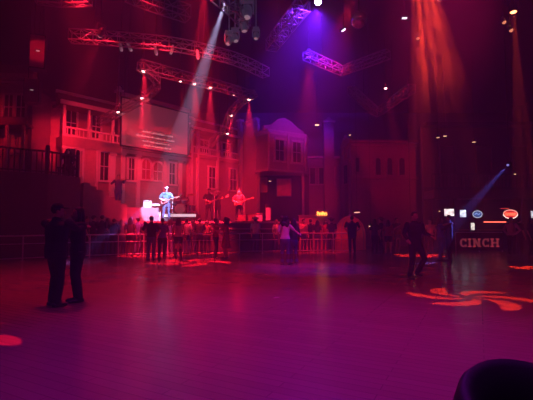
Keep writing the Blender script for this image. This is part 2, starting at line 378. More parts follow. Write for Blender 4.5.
# ground floor shop wall under the bay
MB().box((1.45, 28.7, ZB0 / 2), (3.2, .3, ZB0)).build('shop_wall', M_DARK, bb_)
for px in (258, 303):
    P = at(px, 185, 27.6); MB().box((P.x, P.y, ZB0 / 2), (.16, .16, ZB0 - .1)).build('porch_post', M_TRIM2, bb_)
def poster(px0, px1, py0, py1, Y, lab, col, es):
    a = at(px0, py0, Y); c = at(px1, py1, Y)
    r = empty('framed_poster', ((a.x + c.x) / 2, Y, c.z), lab, 'poster'); w = c.x - a.x; h = a.z - c.z
    MB().box((0, 0, h / 2), (w, .03, h)).build('print', mat('print_' + lab[:8], col, .7, var=.6, scale=3, emit=(1, .04, .06), es=es), r)
    f = MB()
    for x in (-w / 2, w / 2): f.box((x, -.02, h / 2), (.06, .06, h + .06))
    for z in (0, h): f.box((0, -.02, z), (w + .06, .06, .06))
    f.build('frame', M_TRIM2, r)
poster(277, 291, 179, 196, 28.5, 'large red framed poster under the overhanging bay', (.6, .2, .2), .03)
poster(259, 267, 178, 192, 28.5, 'narrow dim poster left of the large red poster', (.35, .2, .22), .01)

# --- dark tower and arcade between the bay building and the arched building
tw = empty('narrow_tower', (0, 0, 0), 'narrow pale boarded tower in the dark gap', 'building')
a = at(324, 118, 29.5); c = at(334, 160, 29.5)
MB().prism([(a.x, 0), (c.x, 0), (c.x, a.z - .2), ((a.x + c.x) / 2, a.z + .1), (a.x, a.z - .2)], 29.5, 30.1).build('shaft', M_SIDING2, tw)
MB().box(((a.x + c.x) / 2, 29.45, a.z - .3), (c.x - a.x + .2, .3, .12)).build('cornice', M_TRIM2, tw)
lowb = empty('low_shopfront', (0, 0, 0), 'low dark shopfront behind the fence right of the bay building', 'building')
a = at(306, 158, 30.3); c = at(342, 190, 30.3)
MB().box(((a.x + c.x) / 2, 30.4, a.z / 2), (c.x - a.x, .3, a.z)).build('wall', M_SIDING2, lowb)
MB().box(((a.x + c.x) / 2, 30.2, a.z), (c.x - a.x + .1, .5, .16)).build('cornice', M_TRIM2, lowb)
for l, r in ((310, 315), (319, 324), (329, 334)):
    x0 = at(l, 170, 30.25).x; x1 = at(r, 170, 30.25).x; window(lowb, x0, x1, at(0, 184, 30.25).z, at(0, 168, 30.25).z, y=30.25, frame=M_TRIM2, mullion=False)

# --- arched window building on the right
ab = empty('chapel_front_building', (0, 0, 0), 'dark red parapet building with three arched windows on the right', 'building')
YA = 27.0
a = at(351, 142, YA); c = at(416, 178, YA); g = at(341, 142, YA + 2.6)
M_AB = mat('red_brown_boards', (.30, .13, .14), .8, bands=('Z', 2.2), bump=.5)
MB().slab([(a.x, YA), (c.x, YA), (c.x, YA + 3), (g.x, YA + 3), (g.x, YA + 2.6)], 0, a.z).build('wall', M_AB, ab)
MB().box(((a.x + c.x) / 2, YA - .1, a.z), (c.x - a.x + .3, .35, .16)).box(((a.x + c.x) / 2, YA - .06, a.z - .3), (c.x - a.x + .1, .2, .08)).box(((a.x + c.x) / 2, YA - .1, c.z), (c.x - a.x + .2, .3, .14)).build('cornice', M_AB, ab)
for l, r in ((375.5, 380.5), (387, 392), (399, 404.5)):
    x0 = at(l, 165, YA).x; x1 = at(r, 165, YA).x; window(ab, x0, x1, at(0, 175, YA).z, at(0, 158, YA).z, y=YA, frame=M_AB, arched=True, mullion=False, fwid=.12)
x0 = at(355.5, 165, YA).x; x1 = at(359, 165, YA).x; window(ab, x0, x1, at(0, 172, YA).z, at(0, 158, YA).z, y=YA, frame=M_AB, mullion=False)
# gable end turned toward the stage
d = V((a.x - g.x, YA - (YA + 2.6))); ang2 = math.atan2(d.y, d.x); gl = d.length
gm2 = Matrix.Translation((g.x, YA + 2.6, 0)) @ Matrix.Rotation(ang2, 4, 'Z')
MB().prism([(0, a.z), (gl, a.z), (gl, a.z + .15), (gl / 2, a.z + .75), (0, a.z + .15)], -.1, .1, gm2).build('gable_parapet', M_SIDING2, ab)
MB().box((gl * .5, -.05, 5.0), (.7, .06, 1.3), 0, gm2).build('louvre', M_PANE, ab)
MB().box((gl * .25, -.05, 3.6), (.14, .12, 7), 0, gm2).box((gl * .8, -.05, 3.6), (.14, .12, 7), 0, gm2).build('corner_board', M_AB, ab)

# --- bar hall on the right
bar = empty('bar_building', (0, 0, 0), 'long dark bar front under a low canopy on the right', 'building')
xb0 = 9.9
MB().box(((xb0 + X1 - .3) / 2, 25.2, 1.9), (X1 - .3 - xb0, .3, 3.8)).build('back_wall', M_DARK, bar)
MB().prism([(xb0, 3.0), (X1 - .3, 3.0), (X1 - .3, 3.5), (xb0, 3.5)], 23.6, 25.1).build('canopy', mat('canopy_boards', (.14, .07, .07), .85, bands=('X', 2), bump=.4), bar)
for px in (434, 456, 523):
    P = at(px, 230, 23.7); MB().box((P.x, 23.7, 1.5), (.16, .16, 3.0)).build('post', M_DARK, bar)
MB().box((15.2, 24.3, 1.12), (9.2, .7, .06)).build('bar_top', mat('bar_wood', (.3, .14, .08), .3), bar)
MB().box((15.2, 24.4, .55), (9.2, .4, 1.08)).build('bar_front', M_DARK, bar)
upper = empty('upper_gallery', (0, 0, 0), 'dark upper gallery wall above the bar on the right', 'building')
MB().box(((xb0 + X1 - .3) / 2, 25.3, 5.6), (X1 - .3 - xb0, .3, 4.2)).build('wall', mat('gallery_boards', (.13, .06, .06), .85, bands=('Z', 2.2), bump=.4), upper)
balustrade(upper, xb0, X1 - .4, 3.5, 4.5, 23.8, m=M_DARK, step=.22)
MB().box(((xb0 + X1 - .3) / 2, 24.9, 7.7), (X1 - .3 - xb0, .9, .2)).build('cornice', M_DARK, upper)
for k in range(4): window(upper, 11 + 2.3 * k, 11.9 + 2.3 * k, 4.6, 6.4, y=25.14, frame=mat('gallery_trim', (.16, .07, .07), .8), mullion=False)

# ------------------------------------------------------------------ hanging projection screen
sc = empty('projection_screen', (*FA, 0), 'large hanging projection screen above the stage showing rows of faint pale script', 'screen', FANG)
s0, zt = F(121.5, 97, .9); _, zb = F(121.5, 145.5, .9); s1, _ = F(188, 130, .9)
m = bpy.data.materials.new('screen_picture'); m.use_nodes = True; nt = m.node_tree; N = nt.nodes; L = nt.links; b = N['Principled BSDF']
b.inputs['Base Color'].default_value = (.6, .42, .46, 1); b.inputs['Roughness'].default_value = .8
tc = N.new('ShaderNodeTexCoord'); no = N.new('ShaderNodeTexNoise'); no.inputs['Scale'].default_value = 2.6; no.inputs['Detail'].default_value = 8; no.inputs['Roughness'].default_value = .75
L.new(tc.outputs['Object'], no.inputs['Vector'])
sx = N.new('ShaderNodeSeparateXYZ'); L.new(tc.outputs['Object'], sx.inputs[0])
mr = N.new('ShaderNodeMapRange'); mr.inputs['From Min'].default_value = s0 + .2; mr.inputs['From Max'].default_value = s0 + (s1 - s0) * .5; mr.inputs['To Min'].default_value = 1; mr.inputs['To Max'].default_value = 0
L.new(sx.outputs[0], mr.inputs['Value'])
cr = N.new('ShaderNodeMapRange'); cr.inputs['From Min'].default_value = .5; cr.inputs['From Max'].default_value = .72; L.new(no.outputs['Fac'], cr.inputs['Value'])
mu = N.new('ShaderNodeMath'); mu.operation = 'MULTIPLY'; L.new(mr.outputs[0], mu.inputs[0]); L.new(cr.outputs[0], mu.inputs[1])
ma = N.new('ShaderNodeMath'); ma.operation = 'MULTIPLY_ADD'; ma.inputs[1].default_value = .22; ma.inputs[2].default_value = .05; L.new(mu.outputs[0], ma.inputs[0])
b.inputs['Emission Color'].default_value = (.9, .28, .36, 1); L.new(ma.outputs[0], b.inputs['Emission Strength'])
MB().box(((s0 + s1) / 2, -.9, (zt + zb) / 2), (s1 - s0, .03, zt - zb)).build('canvas', m, sc)
f = MB()
for x in (s0, s1): f.box((x, -.9, (zt + zb) / 2), (.07, .07, zt - zb + .07))
for z in (zt, zb): f.box(((s0 + s1) / 2, -.9, z), (s1 - s0 + .07, .07, .07))
f.build('frame', M_BLACKMETAL, sc)
MB().box(((s0 + s1) / 2, -.9, zt + .16), (s1 - s0 + .1, .2, .22)).build('roller_case', M_TRIM2, sc)
rnd = random.Random(3)
M_SCR = mat('screen_script', (.8, .6, .6), .8, emit=(1, .5, .55), es=.5)
for row, (xa, xe, fz) in enumerate(((.30, .76, .35), (.22, .78, .25), (.30, .72, .15), (.32, .74, .06))):   # rows of unreadable script
    w = MB(); x = xs = s0 + (s1 - s0) * xa; z = zb + (zt - zb) * (fz + .02)
    while x < s0 + (s1 - s0) * xe:
        ww = rnd.uniform(.06, .13); h = rnd.uniform(.06, .13)
        w.box((x, -.925, z + rnd.uniform(-.015, .015)), (ww, .01, h * .35)); w.box((x + ww * .4, -.925, z + h * .2), (.025, .01, h)); xl = x
        x += ww + (.16 if rnd.random() < .25 else .035)
    w.box(((xs + xl) / 2, -.922, z), (xl - xs + .1, .006, .012)); w.build('script_line', M_SCR, sc)
MB().tube((s0 + .3, -.9, zt + .25), (s0 + .3, -.9, ZC), .015).tube((s1 - .3, -.9, zt + .25), (s1 - .3, -.9, ZC), .015).build('hanging_cable', M_BLACKMETAL, sc)

# ------------------------------------------------------------------ railings
# dark railing of the viewing deck
dr = empty('deck_railing', (0, 0, 0), 'dark upright-baluster railing on the raised deck at the left', 'railing')
pts = [V((X0 + .1, 14.85)), V((-11.45, 15.75)), V((-9.5, 17.2)), V((-8.75, 18.4))]
b = MB(); rl = MB()
for p, q in zip(pts[:-1], pts[1:]):
    d = q - p; n = max(2, int(d.length / .2)); ang_ = math.atan2(d.y, d.x)
    for z, h in ((ZD + .98, .07), (ZD + .1, .06)): rl.box(((p.x + q.x) / 2, (p.y + q.y) / 2, z), (d.length, .08, h), ang_)
    for k in range(n + 1):
        c = p + d * k / n; b.box((c.x, c.y, ZD + .5), (.045, .045, .96), ang_)
b.build('balusters', M_DARK, dr); rl.build('rail', M_DARK, dr)
for p in pts: MB().box((p.x, p.y, ZD + .58), (.13, .13, 1.16)).ball((p.x, p.y, ZD + 1.2), .08).build('post', M_DARK, dr)

# steel fence around the dance floor
fe = empty('dance_floor_fence', (0, 0, 0), 'steel rail fence between the dance floor and the stage', 'fence')
fence = [V(p) for p in ((-12.6, 13.2), (-10.6, 15.0), (-8.6, 16.7), (-6.6, 17.9), (-3.6, 19.2), (-.2, 20.2), (2.4, 20.7), (4.5, 20.9))]
def resample(pts, step):
    out = []
    for p, q in zip(pts[:-1], pts[1:]):
        n = max(1, round((q - p).length / step)); out += [p + (q - p) * k / n for k in range(n)]
    return out + [pts[-1]]
fp = resample(fence, .5)
for z, r in ((1.0, .03), (.68, .018), (.12, .018)):
    MB().path([V((p.x, p.y, z)) for p in fp], r).build('rail', M_STEEL, fe)
for p in resample(fence, 1.15):
    MB().tube((p.x, p.y, 0), (p.x, p.y, 1.0), .025).box((p.x, p.y, .01), (.1, .1, .02)).build('post', M_STEEL, fe)

# ------------------------------------------------------------------ trusses
def truss(pts, w, label, n_h=3, group=None, r=.028, mt=M_TRUSS):
    pts = [V(p) for p in pts]
    t = empty('lighting_truss', pts[0], label, 'truss', 0, group); o = pts[0]
    off = []
    for i, p in enumerate(pts):
        d = (pts[min(i + 1, len(pts) - 1)] - pts[max(i - 1, 0)]).normalized(); up = V((0, 0, 1)); sd = d.cross(up)
        if sd.length < .2: sd = V((1, 0, 0))
        sd.normalize(); u2 = sd.cross(d).normalized()
        off.append([p - o + sd * sx * w / 2 + u2 * sz * w / 2 for sx, sz in ((-1, -1), (1, -1), (1, 1), (-1, 1))])
    for k in range(4): MB().path([q[k] for q in off], r).build('chord', mt, t)
    b = MB()
    for i in range(len(off) - 1):
        for k in range(4):
            j = (k + 1) % 4
            A, B = (off[i][k], off[i + 1][j]) if i % 2 else (off[i][j], off[i + 1][k])
            b.tube(A, B, r * .55, 5)
            b.tube(off[i][k], off[i][j], r * .5, 5)
    for k in range(4): b.tube(off[-1][k], off[-1][(k + 1) % 4], r * .5, 5)
    b.build('bracing', mt, t)
    h = MB()
    for k in range(n_h):
        i = round((len(pts) - 1) * (k + .5) / n_h); p = pts[i] - o; h.tube(p + V((0, 0, w * .4)), (p.x, p.y, ZC - o.z), .012, 5)
    h.build('hanging_cable', M_BLACKMETAL, t)
    return t
def smooth(pts, step):
    pts = [V(p) for p in pts]; out = []
    ext = [pts[0] * 2 - pts[1]] + pts + [pts[-1] * 2 - pts[-2]]
    for i in range(1, len(ext) - 2):
        p0, p1, p2, p3 = ext[i - 1:i + 3]; n = max(1, round((p2 - p1).length / step))
        for k in range(n):
            t = k / n; out.append(.5 * ((2 * p1) + (p2 - p0) * t + (2 * p0 - 5 * p1 + 4 * p2 - p3) * t * t + (3 * p1 - p0 - 3 * p2 + p3) * t ** 3))
    return out + [pts[-1]]
def zpts(z, *pp): return [at_z(x, y, z) for x, y in pp]
truss(smooth(zpts(9.0, (70, 36), (130, 40), (182, 46), (235, 59), (266, 73)), .5), .42, 'long curved truss across the front of the stage', 4, mt=mat('truss_front_lit', (.6, .58, .6), .4, .5))  # paler metal stands in for light falling on the front truss
truss(smooth(zpts(8.3, (139, 65), (180, 76), (215, 85), (252, 96)), .5), .40, 'straight truss carrying red lamps above the hanging screen', 3)
truss(smooth([at(139, 66, 16.8), at(153, 76, 17.4), at(157, 86, 18), at(142, 99, 18.6), at(118, 112, 19.0), at(98, 122, 19.2)], .4), .3, 'curved descending truss arm left of the hanging screen', 2, r=.024)
truss(smooth([at(256, 93, 21), at(240, 103, 21.2), at(230, 115, 21.4), at(224, 130, 21.6), at(208, 146, 21.8)], .4), .3, 'curved descending truss arm right of the hanging screen', 2, r=.024)
truss(smooth(zpts(9.6, (128, -8), (150, 1), (188, 14)), .5), .5, 'pale truss running off the top edge left of centre', 2)
truss(smooth(zpts(9.3, (216, -6), (232, 8), (246, 22)), .5), .4, 'short truss behind the white followspot beam', 2)
truss(smooth(zpts(9.0, (304, 4), (287, 25), (271, 46)), .5), .45, 'diagonal truss beside the violet lamp', 2)
def bent(z, a, b, c): return smooth(zpts(z, a, b), .5)[:-1] + smooth(zpts(z, b, c), .5)
truss(bent(8.7, (306, 55), (342, 71), (388, 54)), .34, 'larger V-shaped truss right of the violet lamp', 2)
truss(bent(7.6, (351, 90), (377, 113), (412, 88)), .34, 'smaller V-shaped truss around the red lamp', 2)
truss(smooth(zpts(9.4, (36, -2), (60, 1), (90, 0)), .6), .3, 'pale truss along the top edge at the left', 2)

# ------------------------------------------------------------------ lamps
M_CAN = mat('lamp_can', (.06, .055, .06), .4, .5)
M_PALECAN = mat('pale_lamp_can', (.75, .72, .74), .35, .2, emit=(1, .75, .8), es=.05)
def lens_mat(name, col, es): return mat(name, (.8, .8, .8), .3, emit=col, es=es)
L_RED = lens_mat('red_lamp_lens', (1, .40, .40), 9)
def aim(o, d): o.rotation_euler = V(d).to_track_quat('-Z', 'Y').to_euler()
def par(P, target, label, lens=L_RED, r=.085, ln=.24, hang=.25, group=None, can=None):
    P = V(P); t = empty('par_can', P, label, 'stage lamp', 0, group)
    d = (V(target) - P).normalized(); Q = d.to_track_quat('-Z', 'Y').to_matrix().to_4x4()
    MB().lathe([(r * .55, ln), (r * .85, ln * .8), (r, ln * .4), (r, 0), (r * .9, -.005)], 16, Q).build('can', can or M_CAN, t, True)
    MB().ball(Q @ V((0, 0, -.01)), (r * .86, r * .86, r * .8), 16, 8, Q).build('lens', lens, t, True)
    y = MB(); c = Q @ V((0, 0, ln * .4)); x = Q @ V((1, 0, 0)); x.z = 0
    x = x.normalized() * (r * 1.25) if x.length > .01 else V((r * 1.25, 0, 0))
    for s in (-1, 1): y.tube(c + x * s, c + x * s + V((0, 0, ln * .6 + .1)), .012, 6)
    y.tube(c - x + V((0, 0, ln * .6 + .1)), c + x + V((0, 0, ln * .6 + .1)), .012, 6); y.tube(c + V((0, 0, ln * .6 + .1)), (c.x, c.y, ZC - P.z), .014, 6)
    y.build('yoke', M_CAN, t)
    return t
def moving_head(P, d, label, lens, group=None, sc_=1, m=M_CAN, hang=.5):
    P = V(P); t = empty('moving_head_lamp', P, label, 'stage lamp', 0, group)
    Q = V(d).to_track_quat('-Z', 'Y').to_matrix().to_4x4() @ Matrix.Scale(sc_, 4)
    MB().lathe([(.08, .2), (.14, .17), (.16, .05), (.15, -.16), (.13, -.2)], 18, Q).build('head', m, t, True)
    MB().ball(Q @ V((0, 0, -.19)), (.115 * sc_, .115 * sc_, .03 * sc_), 16, 8, V(d).to_track_quat('-Z', 'Y').to_matrix().to_4x4()).build('lens', lens, t, True)
    y = MB()
    for s in (-1, 1): y.box((s * .2 * sc_, 0, .13 * sc_), (.06 * sc_, .12 * sc_, .36 * sc_))
    y.box((0, 0, .33 * sc_), (.46 * sc_, .14 * sc_, .06 * sc_)); y.build('yoke', m, t)
    MB().box((0, 0, .42 * sc_), (.36 * sc_, .3 * sc_, .12 * sc_)).tube((0, 0, .45 * sc_), (0, 0, .48 * sc_ + hang), .025).build('base', m, t)
    return t
RED = (1, .012, .05)
red_lamps = [  # pixel, depth, target pixel/depth, label
    ((143.7, 70.5), 16.9, 'topmost red lamp at the left end of the straight truss'),
    ((180.4, 81), 18.3, 'small red lamp under the straight truss above the screen centre'),
    ((194.6, 83), 18.7, 'red lamp left of the white beam on the straight truss'),
    ((210.4, 87), 19.2, 'red lamp right of the white beam on the straight truss'),
    ((142, 97.5), 18.5, 'red lamp on the left truss arm at the top of the screen'),
    ((118, 111.5), 18.9, 'red lamp lowest on the left truss arm beside the screen'),
    ((249, 99), 20.9, 'red lamp at the top of the right truss arm'),
    ((231, 115), 21.3, 'red lamp in the middle of the right truss arm'),
    ((227.5, 133), 21.5, 'lowest red lamp on the right truss arm'),
    ((233.8, 95), 20.4, 'faint red lamp at the right end of the straight truss'),
]
for i, ((x, y), Y, lab) in enumerate(red_lamps):
    P = at(x, y, Y)
    T = P + V((random.uniform(-.3, .4), random.uniform(1.3, 2.1), -5.0))
    small = i in (1, 9)
    par(P, T, lab, r=.055 if small else .09)
    d = (T - P).normalized()
    spot(P + d * .12, T, RED, 2500 if i == 5 else 4000 if small else 19000, 16 if small else 26, .8, .05)
# pale profile lamps hung under the front truss
for (x, y), dx, lab in (((121.5, 45), .15, 'pale profile lamp, leftmost under the curved truss'), ((131, 45), .5, 'pale slanting profile lamp second from left under the curved truss'), ((156.5, 49), .2, 'pale profile lamp under the middle of the curved truss'), ((171, 48), -.35, 'pale profile lamp tilted left under the curved truss'), ((198, 53), .1, 'dim profile lamp furthest right under the curved truss')):
    P = at(x, y + 5, 16.6); par(P, P + V((dx, .3, -1)), lab, lens=lens_mat('faint_glow_lens', (.7, .6, .65), .25), r=.07, ln=.34, hang=.15, can=M_PALECAN)  # faint emission put into lenses that throw no beam
# white followspot on the singer
SING = at(160, 203, 21.2)
WP = at(229, -9, 13.5)
moving_head(WP, SING - WP, 'moving head lamp throwing the white beam at the singer', lens_mat('white_lens', (.7, .75, 1), 8), hang=.6)
spot(WP + (SING - WP).normalized() * .3, SING, (.62, .52, 1.0), 60000, 10.5, .35, .05)
# cluster of moving heads near the top centre
for (x, y), Y, d, lab, g in (((247, 12), 14.6, (0, -.2, -1), 'tall pale moving head lamp at top centre', 1.2), ((244, 27), 15, (.1, -.1, -1), 'pale moving head lamp below the tall one at top centre', .9), ((229, 41), 15.4, (-.3, -.3, -1), 'pale moving head lamp, leftmost of the lower cluster', .8), ((235, 38), 15.6, (.3, -.3, -1), 'pale tilted moving head lamp in the lower cluster', .8), ((256, 36), 15.6, (0, -.3, -1), 'dim moving head lamp right of the lower cluster', .7)):
    P = at(x, y, Y); moving_head(P, d, lab, lens_mat('faint_glow_lens', (.7, .6, .65), .25), sc_=g, m=mat('grey_lamp_body_glow', (.26, .26, .32), .4, .2, emit=(.65, .6, .9), es=.025), hang=ZC - P.z - .48 * g)  # weak emission on the bodies imitates bluish white spill light
# violet lamp
VP = at(318, 1.5, 12.5); L_V = lens_mat('violet_lens', (.62, .45, 1), 30)
par(VP, VP + V((.0, -.4, -6)), 'bright violet lamp at the top edge right of centre', lens=L_V, r=.13, ln=.3, hang=ZC - VP.z - .35)
spot(VP + V((0, 0, -.2)), VP + V((-.2, .6, -6)), (.13, .01, 1), 2600, 36, 1.0, .09)
spot(VP + V((0, .1, -.2)), VP + V((.3, 6.0, .9)), (.12, .008, 1), 24000, 40, 1.0, .09)  # extra spot added at the lamp to brighten the upper haze
spot(VP + V((0, 0, -.2)), VP + V((-.9, -5.0, -6)), (.45, .012, .85), 1500, 45, 1.0, .09)
spot(VP + V((-.2, .1, .0)), at(283, 28, 15.6), (.2, .02, 1), 2500, 32, 1, .06)  # another added spot, only to light the diagonal truss
# red lamp in the small V truss
RP = at(385.5, 88, 19.0); par(RP, RP + V((.6, -.2, -5)), 'red lamp inside the smaller V-shaped truss', r=.075, hang=ZC - RP.z - .3)
spot(RP + V((0, 0, -.14)), RP + V((.9, -.2, -5)), (1, .02, .05), 3500, 14, .6, .05)
# orange flower lamp (out of the top of the frame) and its neighbours
GP = at(412, -87, 8.6); FT = at_z(470, 297.5, 0)
par(GP, FT, 'orange pattern lamp projecting the petals on the floor', lens=lens_mat('orange_lens', (1, .25, .1), 8), r=.12, ln=.4, hang=ZC - GP.z - .45)
spot(GP + (FT - GP).normalized() * .18, FT, (1, .05, .012), 11500, 17.5, .1, .015, petal_gobo(6, 1.2, .2, 0.0, 1.0))
OP = at(513, 7, 14.0); OT = at_z(531, 268, 0)
moving_head(OP, OT - OP, 'orange moving head lamp at the upper right corner', lens_mat('orange_lens', (1, .25, .1), 8), hang=ZC - OP.z - .48)
spot(OP + (OT - OP).normalized() * .25, OT, (1, .06, .02), 24000, 9, .3, .03, petal_gobo(5, 1.0, .4, 0, 1.0))
for (x, y), lab in (((504, 22), 'small shiny lamp left of the orange moving head'), ((511, 30), 'small shiny lamp below the orange moving head')):
    P = at(x, y, 14.2); par(P, P + V((.3, -.3, -1)), lab, lens=lens_mat('orange_lens_dim', (1, .3, .15), 1.0), r=.08, hang=ZC - P.z - .3)
P2 = V((7.0, 18.0, 10.0)); T2 = V((7.15, 18.9, 0))
spot(P2 + (T2 - P2).normalized() * .1, T2, (1, .04, .03), 22000, 15, .15, .02, petal_gobo(6, 1.2, .5, 0, 1.0))
par(P2 - (T2 - P2).normalized() * .06, T2, 'red pattern lamp lighting the far right patch of floor', lens=lens_mat('orange_lens_dim', (1, .3, .15), 1.0), r=.1, hang=ZC - P2.z - .3)
P3 = at(205, -22, 14.0); T3 = at_z(192, 262, 0)
spot(P3 + (T3 - P3).normalized() * .1, T3, (1, .01, .04), 26000, 19, .15, .02, petal_gobo(5, 1.3, .1, 0, 1.0))
par(P3 - (T3 - P3).normalized() * .06, T3, 'red pattern lamp lighting the floor before the stage', lens=lens_mat('orange_lens_dim', (1, .3, .15), 1.0), r=.1, hang=.3)
P4 = V((-5.6, 4.6, 9.0)); T4 = at_z(-112, 350, 0)
spot(P4 + (T4 - P4).normalized() * .1, T4, (1, .01, .04), 6500, 18, .15, .02, petal_gobo(6, 1.2, .3, 0, 1.0))
par(P4 - (T4 - P4).normalized() * .06, T4, 'red pattern lamp over the near left floor', lens=lens_mat('orange_lens_dim', (1, .3, .15), 1.0), r=.1, hang=.3)
# blue side beams
BP_ = at(507, 166, 17.0); BT = at(440, 240, 15.6)
spot(BP_ + (BT - BP_).normalized() * .1, BT, (.12, .12, 1), 8000, 10, .6, .03)
par(BP_ - (BT - BP_).normalized() * .08, BT, 'small blue lamp high on the right above the bar', lens=lens_mat('blue_lens', (.3, .3, 1), .8), r=.06, hang=.3)
B2P = at(149, 203, 20.4); B2T = at(80, 266, 15.4)
spot(B2P, B2T, (.22, .16, 1), 6000, 14, .7, .03)
# washes added to light hall and stage, hung like rig lamps
def wash(px, py, Y, T, col, W, deg, lab):
    P = at(px, py, Y); d = (V(T) - P).normalized()
    par(P, T, lab, lens=lens_mat('wash_lens', (1, .3, .3), .6), r=.10, ln=.3, hang=.25)
    spot(P + d * .16, T, col, W, deg, 1, .12)
def added_wash(P, T, col, W, deg, lab):
    P = V(P); d = (V(T) - P).normalized()
    par(P, T, lab, lens=lens_mat('wash_lens', (1, .3, .3), .6), r=.12, ln=.34, hang=ZC - P.z - .4)
    spot(P + d * .2, T, col, W, deg, 1, .15)
added_wash((-6.0, 11.0, 9.9), (-8.4, 21.6, 5.6), (1, .012, .035), 7000, 30, 'added red flood lamp high over the dance floor, furthest left')
added_wash((-3.8, 11.0, 9.9), (-5.4, 24.0, 5.0), (1, .012, .035), 9000, 27, 'added red flood lamp high over the dance floor, second from left')
added_wash((-2.4, 10.0, 9.9), (-2.6, 26.5, 4.9), (1, .008, .03), 12500, 24, 'added red flood lamp high over the dance floor, third from left')
added_wash((3.2, 14.0, 9.9), (2.2, 27.0, 6.0), (1, .01, .035), 6500, 34, 'added red flood lamp high over the dance floor before the bay building')
added_wash((6.5, 14.5, 9.9), (7.2, 27.0, 5.4), (1, .01, .03), 2400, 40, 'added red flood lamp high over the dance floor, furthest right')
added_wash((-9.0, 12.0, 9.9), (-14.0, 19.0, 5.6), (1, .010, .035), 2600, 30, 'added red flood lamp high over the dance floor aimed at the dark house')
added_wash((-6.2, 14.5, 8.5), (-11.0, 20.3, 5.7), (1, .010, .035), 4200, 22, 'added red flood lamp aimed at the pink wall beside the deck')
added_wash((2.0, 18.5, 9.4), (2.2, 22.0, 0), (1, .010, .03), 7000, 36, 'added red flood lamp aimed down behind the fence at centre')
added_wash((0.2, 9.5, 9.9), (.9, 15.0, .6), (1, .015, .08), 2600, 26, 'added red flood lamp high over the walking couple')
# floor washes added over the dance floor, without fixtures
spot(V((-4.5, 9.0, 10.4)), V((-4.5, 11.0, 0)), (1, .012, .13), 2600, 70, 1, .25)
spot(V((3.5, 7.0, 10.4)), V((3.0, 8.5, 0)), (1, .01, .16), 1500, 80, 1, .25)
spot(V((0.6, 2.0, 10.4)), V((.3, 4.6, 0)), (.5, .015, 1), 2600, 55, 1, .25)

# hung speakers
def speaker(P, w, h, dpt, label, m, rz):
    t = empty('line_array_speaker', P, label, 'speaker', rz)
    MB().box((0, 0, -h / 2), (w, dpt, h)).bevel(.03).build('cabinet', M_BLACKMETAL, t)
    MB().box((0, -dpt / 2 - .01, -h / 2), (w * .9, .03, h * .94)).build('grille', m, t)
    MB().box((w * .05, -dpt / 2 - .035, -h * .5), (.12, .012, .035)).build('badge', mat('badge', (.8, .8, .8), .4, emit=(1, .7, .75), es=.3), t)
    MB().tube((-w * .3, 0, 0), (-w * .3, 0, ZC - P.z), .012).tube((w * .3, 0, 0), (w * .3, 0, ZC - P.z), .012).build('hanging_cable', M_BLACKMETAL, t)
    return t
speaker(at(39, 37, 15.5), .55, 1.36, .5, 'tall red lit speaker hung at the upper left', mat('speaker_cloth', (.45, .2, .22), .8), .35)
speaker(at(33, 81, 17.0), .6, 1.0, .6, 'dark speaker hung lowest at the upper left', mat('dark_cloth', (.12, .07, .08), .9), .35)
spot(V((-6.0, 10.5, 9.6)), at(39, 55, 15.5), (1, .012, .05), 700, 10, .6, .05)  # unseen spot added to brighten the red speaker
# mirror ball
DP = at(359, 20, 13.0); t = empty('mirror_ball', DP, 'red lit mirror ball hanging beside the violet glow', 'mirror ball')
o = MB().ball((0, 0, 0), .27, 24, 16).build('ball', mat('mirror_tiles', (.8, .55, .6), .15, .9), t); MB().tube((0, 0, .25), (0, 0, ZC - DP.z), .012).lathe([(.05, .25), (.05, .32), (.02, .34)], 10).build('hanging_rod', M_BLACKMETAL, t)
spot(DP + V((-.4, -2.4, .6)), DP, (1, .05, .1), 60, 25, .5, .04)
# glowing pale fittings high up
def strip(px, py, Y, ln, rx, label, col, es):
    P = at(px, py, Y); t = empty('strip_lamp', P, label, 'lamp')
    M4 = Matrix.Rotation(rx, 4, 'Y')
    MB().box((0, 0, .04), (ln + .06, .1, .06), 0, M4).tube((0, 0, .06), (0, 0, ZC - P.z), .01).build('housing', M_CAN, t)
    MB().tube(M4 @ V((-ln / 2, 0, 0)), M4 @ V((ln / 2, 0, 0)), .035).build('tube', lens_mat('strip_' + label[:10], col, es), t)
strip(343.5, 30, 13.5, .14, -.6, 'short pale strip lamp left of the mirror ball', (.85, .7, 1), 3)
strip(404.5, 18, 13.5, .16, -.05, 'level pale strip lamp left of the orange beam', (.85, .65, .9), 3)
# pendants
def pendant(px, py, Y, label, es, r=.1):
    P = at(px, py, Y); t = empty('pendant_lamp', P, label, 'lamp')
    MB().lathe([(r * 1.1, 0), (r, .04), (r * .6, .12), (.03, .17), (.02, .2)], 16).build('shade', M_CAN, t, True)
    MB().lathe([(r * .2, -.035), (r * .8, -.02), (r * .98, .0), (r * .9, .03)], 16).build('bulb', lens_mat('pendant_glow_%d' % int(es * 10), (1, .5, .28), es), t, True)
    MB().tube((0, 0, .18), (0, 0, ZC - P.z), .008).build('cord', M_BLACKMETAL, t)
pendant(438, 137.5, 21.5, 'left of the two close dim pendant lamps over the bar', 1.0)
pendant(445, 136, 21.5, 'right of the two close dim pendant lamps over the bar', 1.4)
pendant(474, 142, 21.5, 'dim pendant lamp furthest right over the bar', 1.3)
pendant(317, 125, 25, 'bright pendant lamp between bay building and tower', 3.5, .14)
pendant(350, 135, 26.0, 'tiny pendant lamp above the gable end of the arched building', 2.0, .07)
pendant(515, 174, 23.0, 'tiny pendant lamp at the right edge above the bar signs', 2.0, .06)
pendant(270, 181, 27.5, 'small white pendant lamp under the overhanging bay', 2.5, .09)

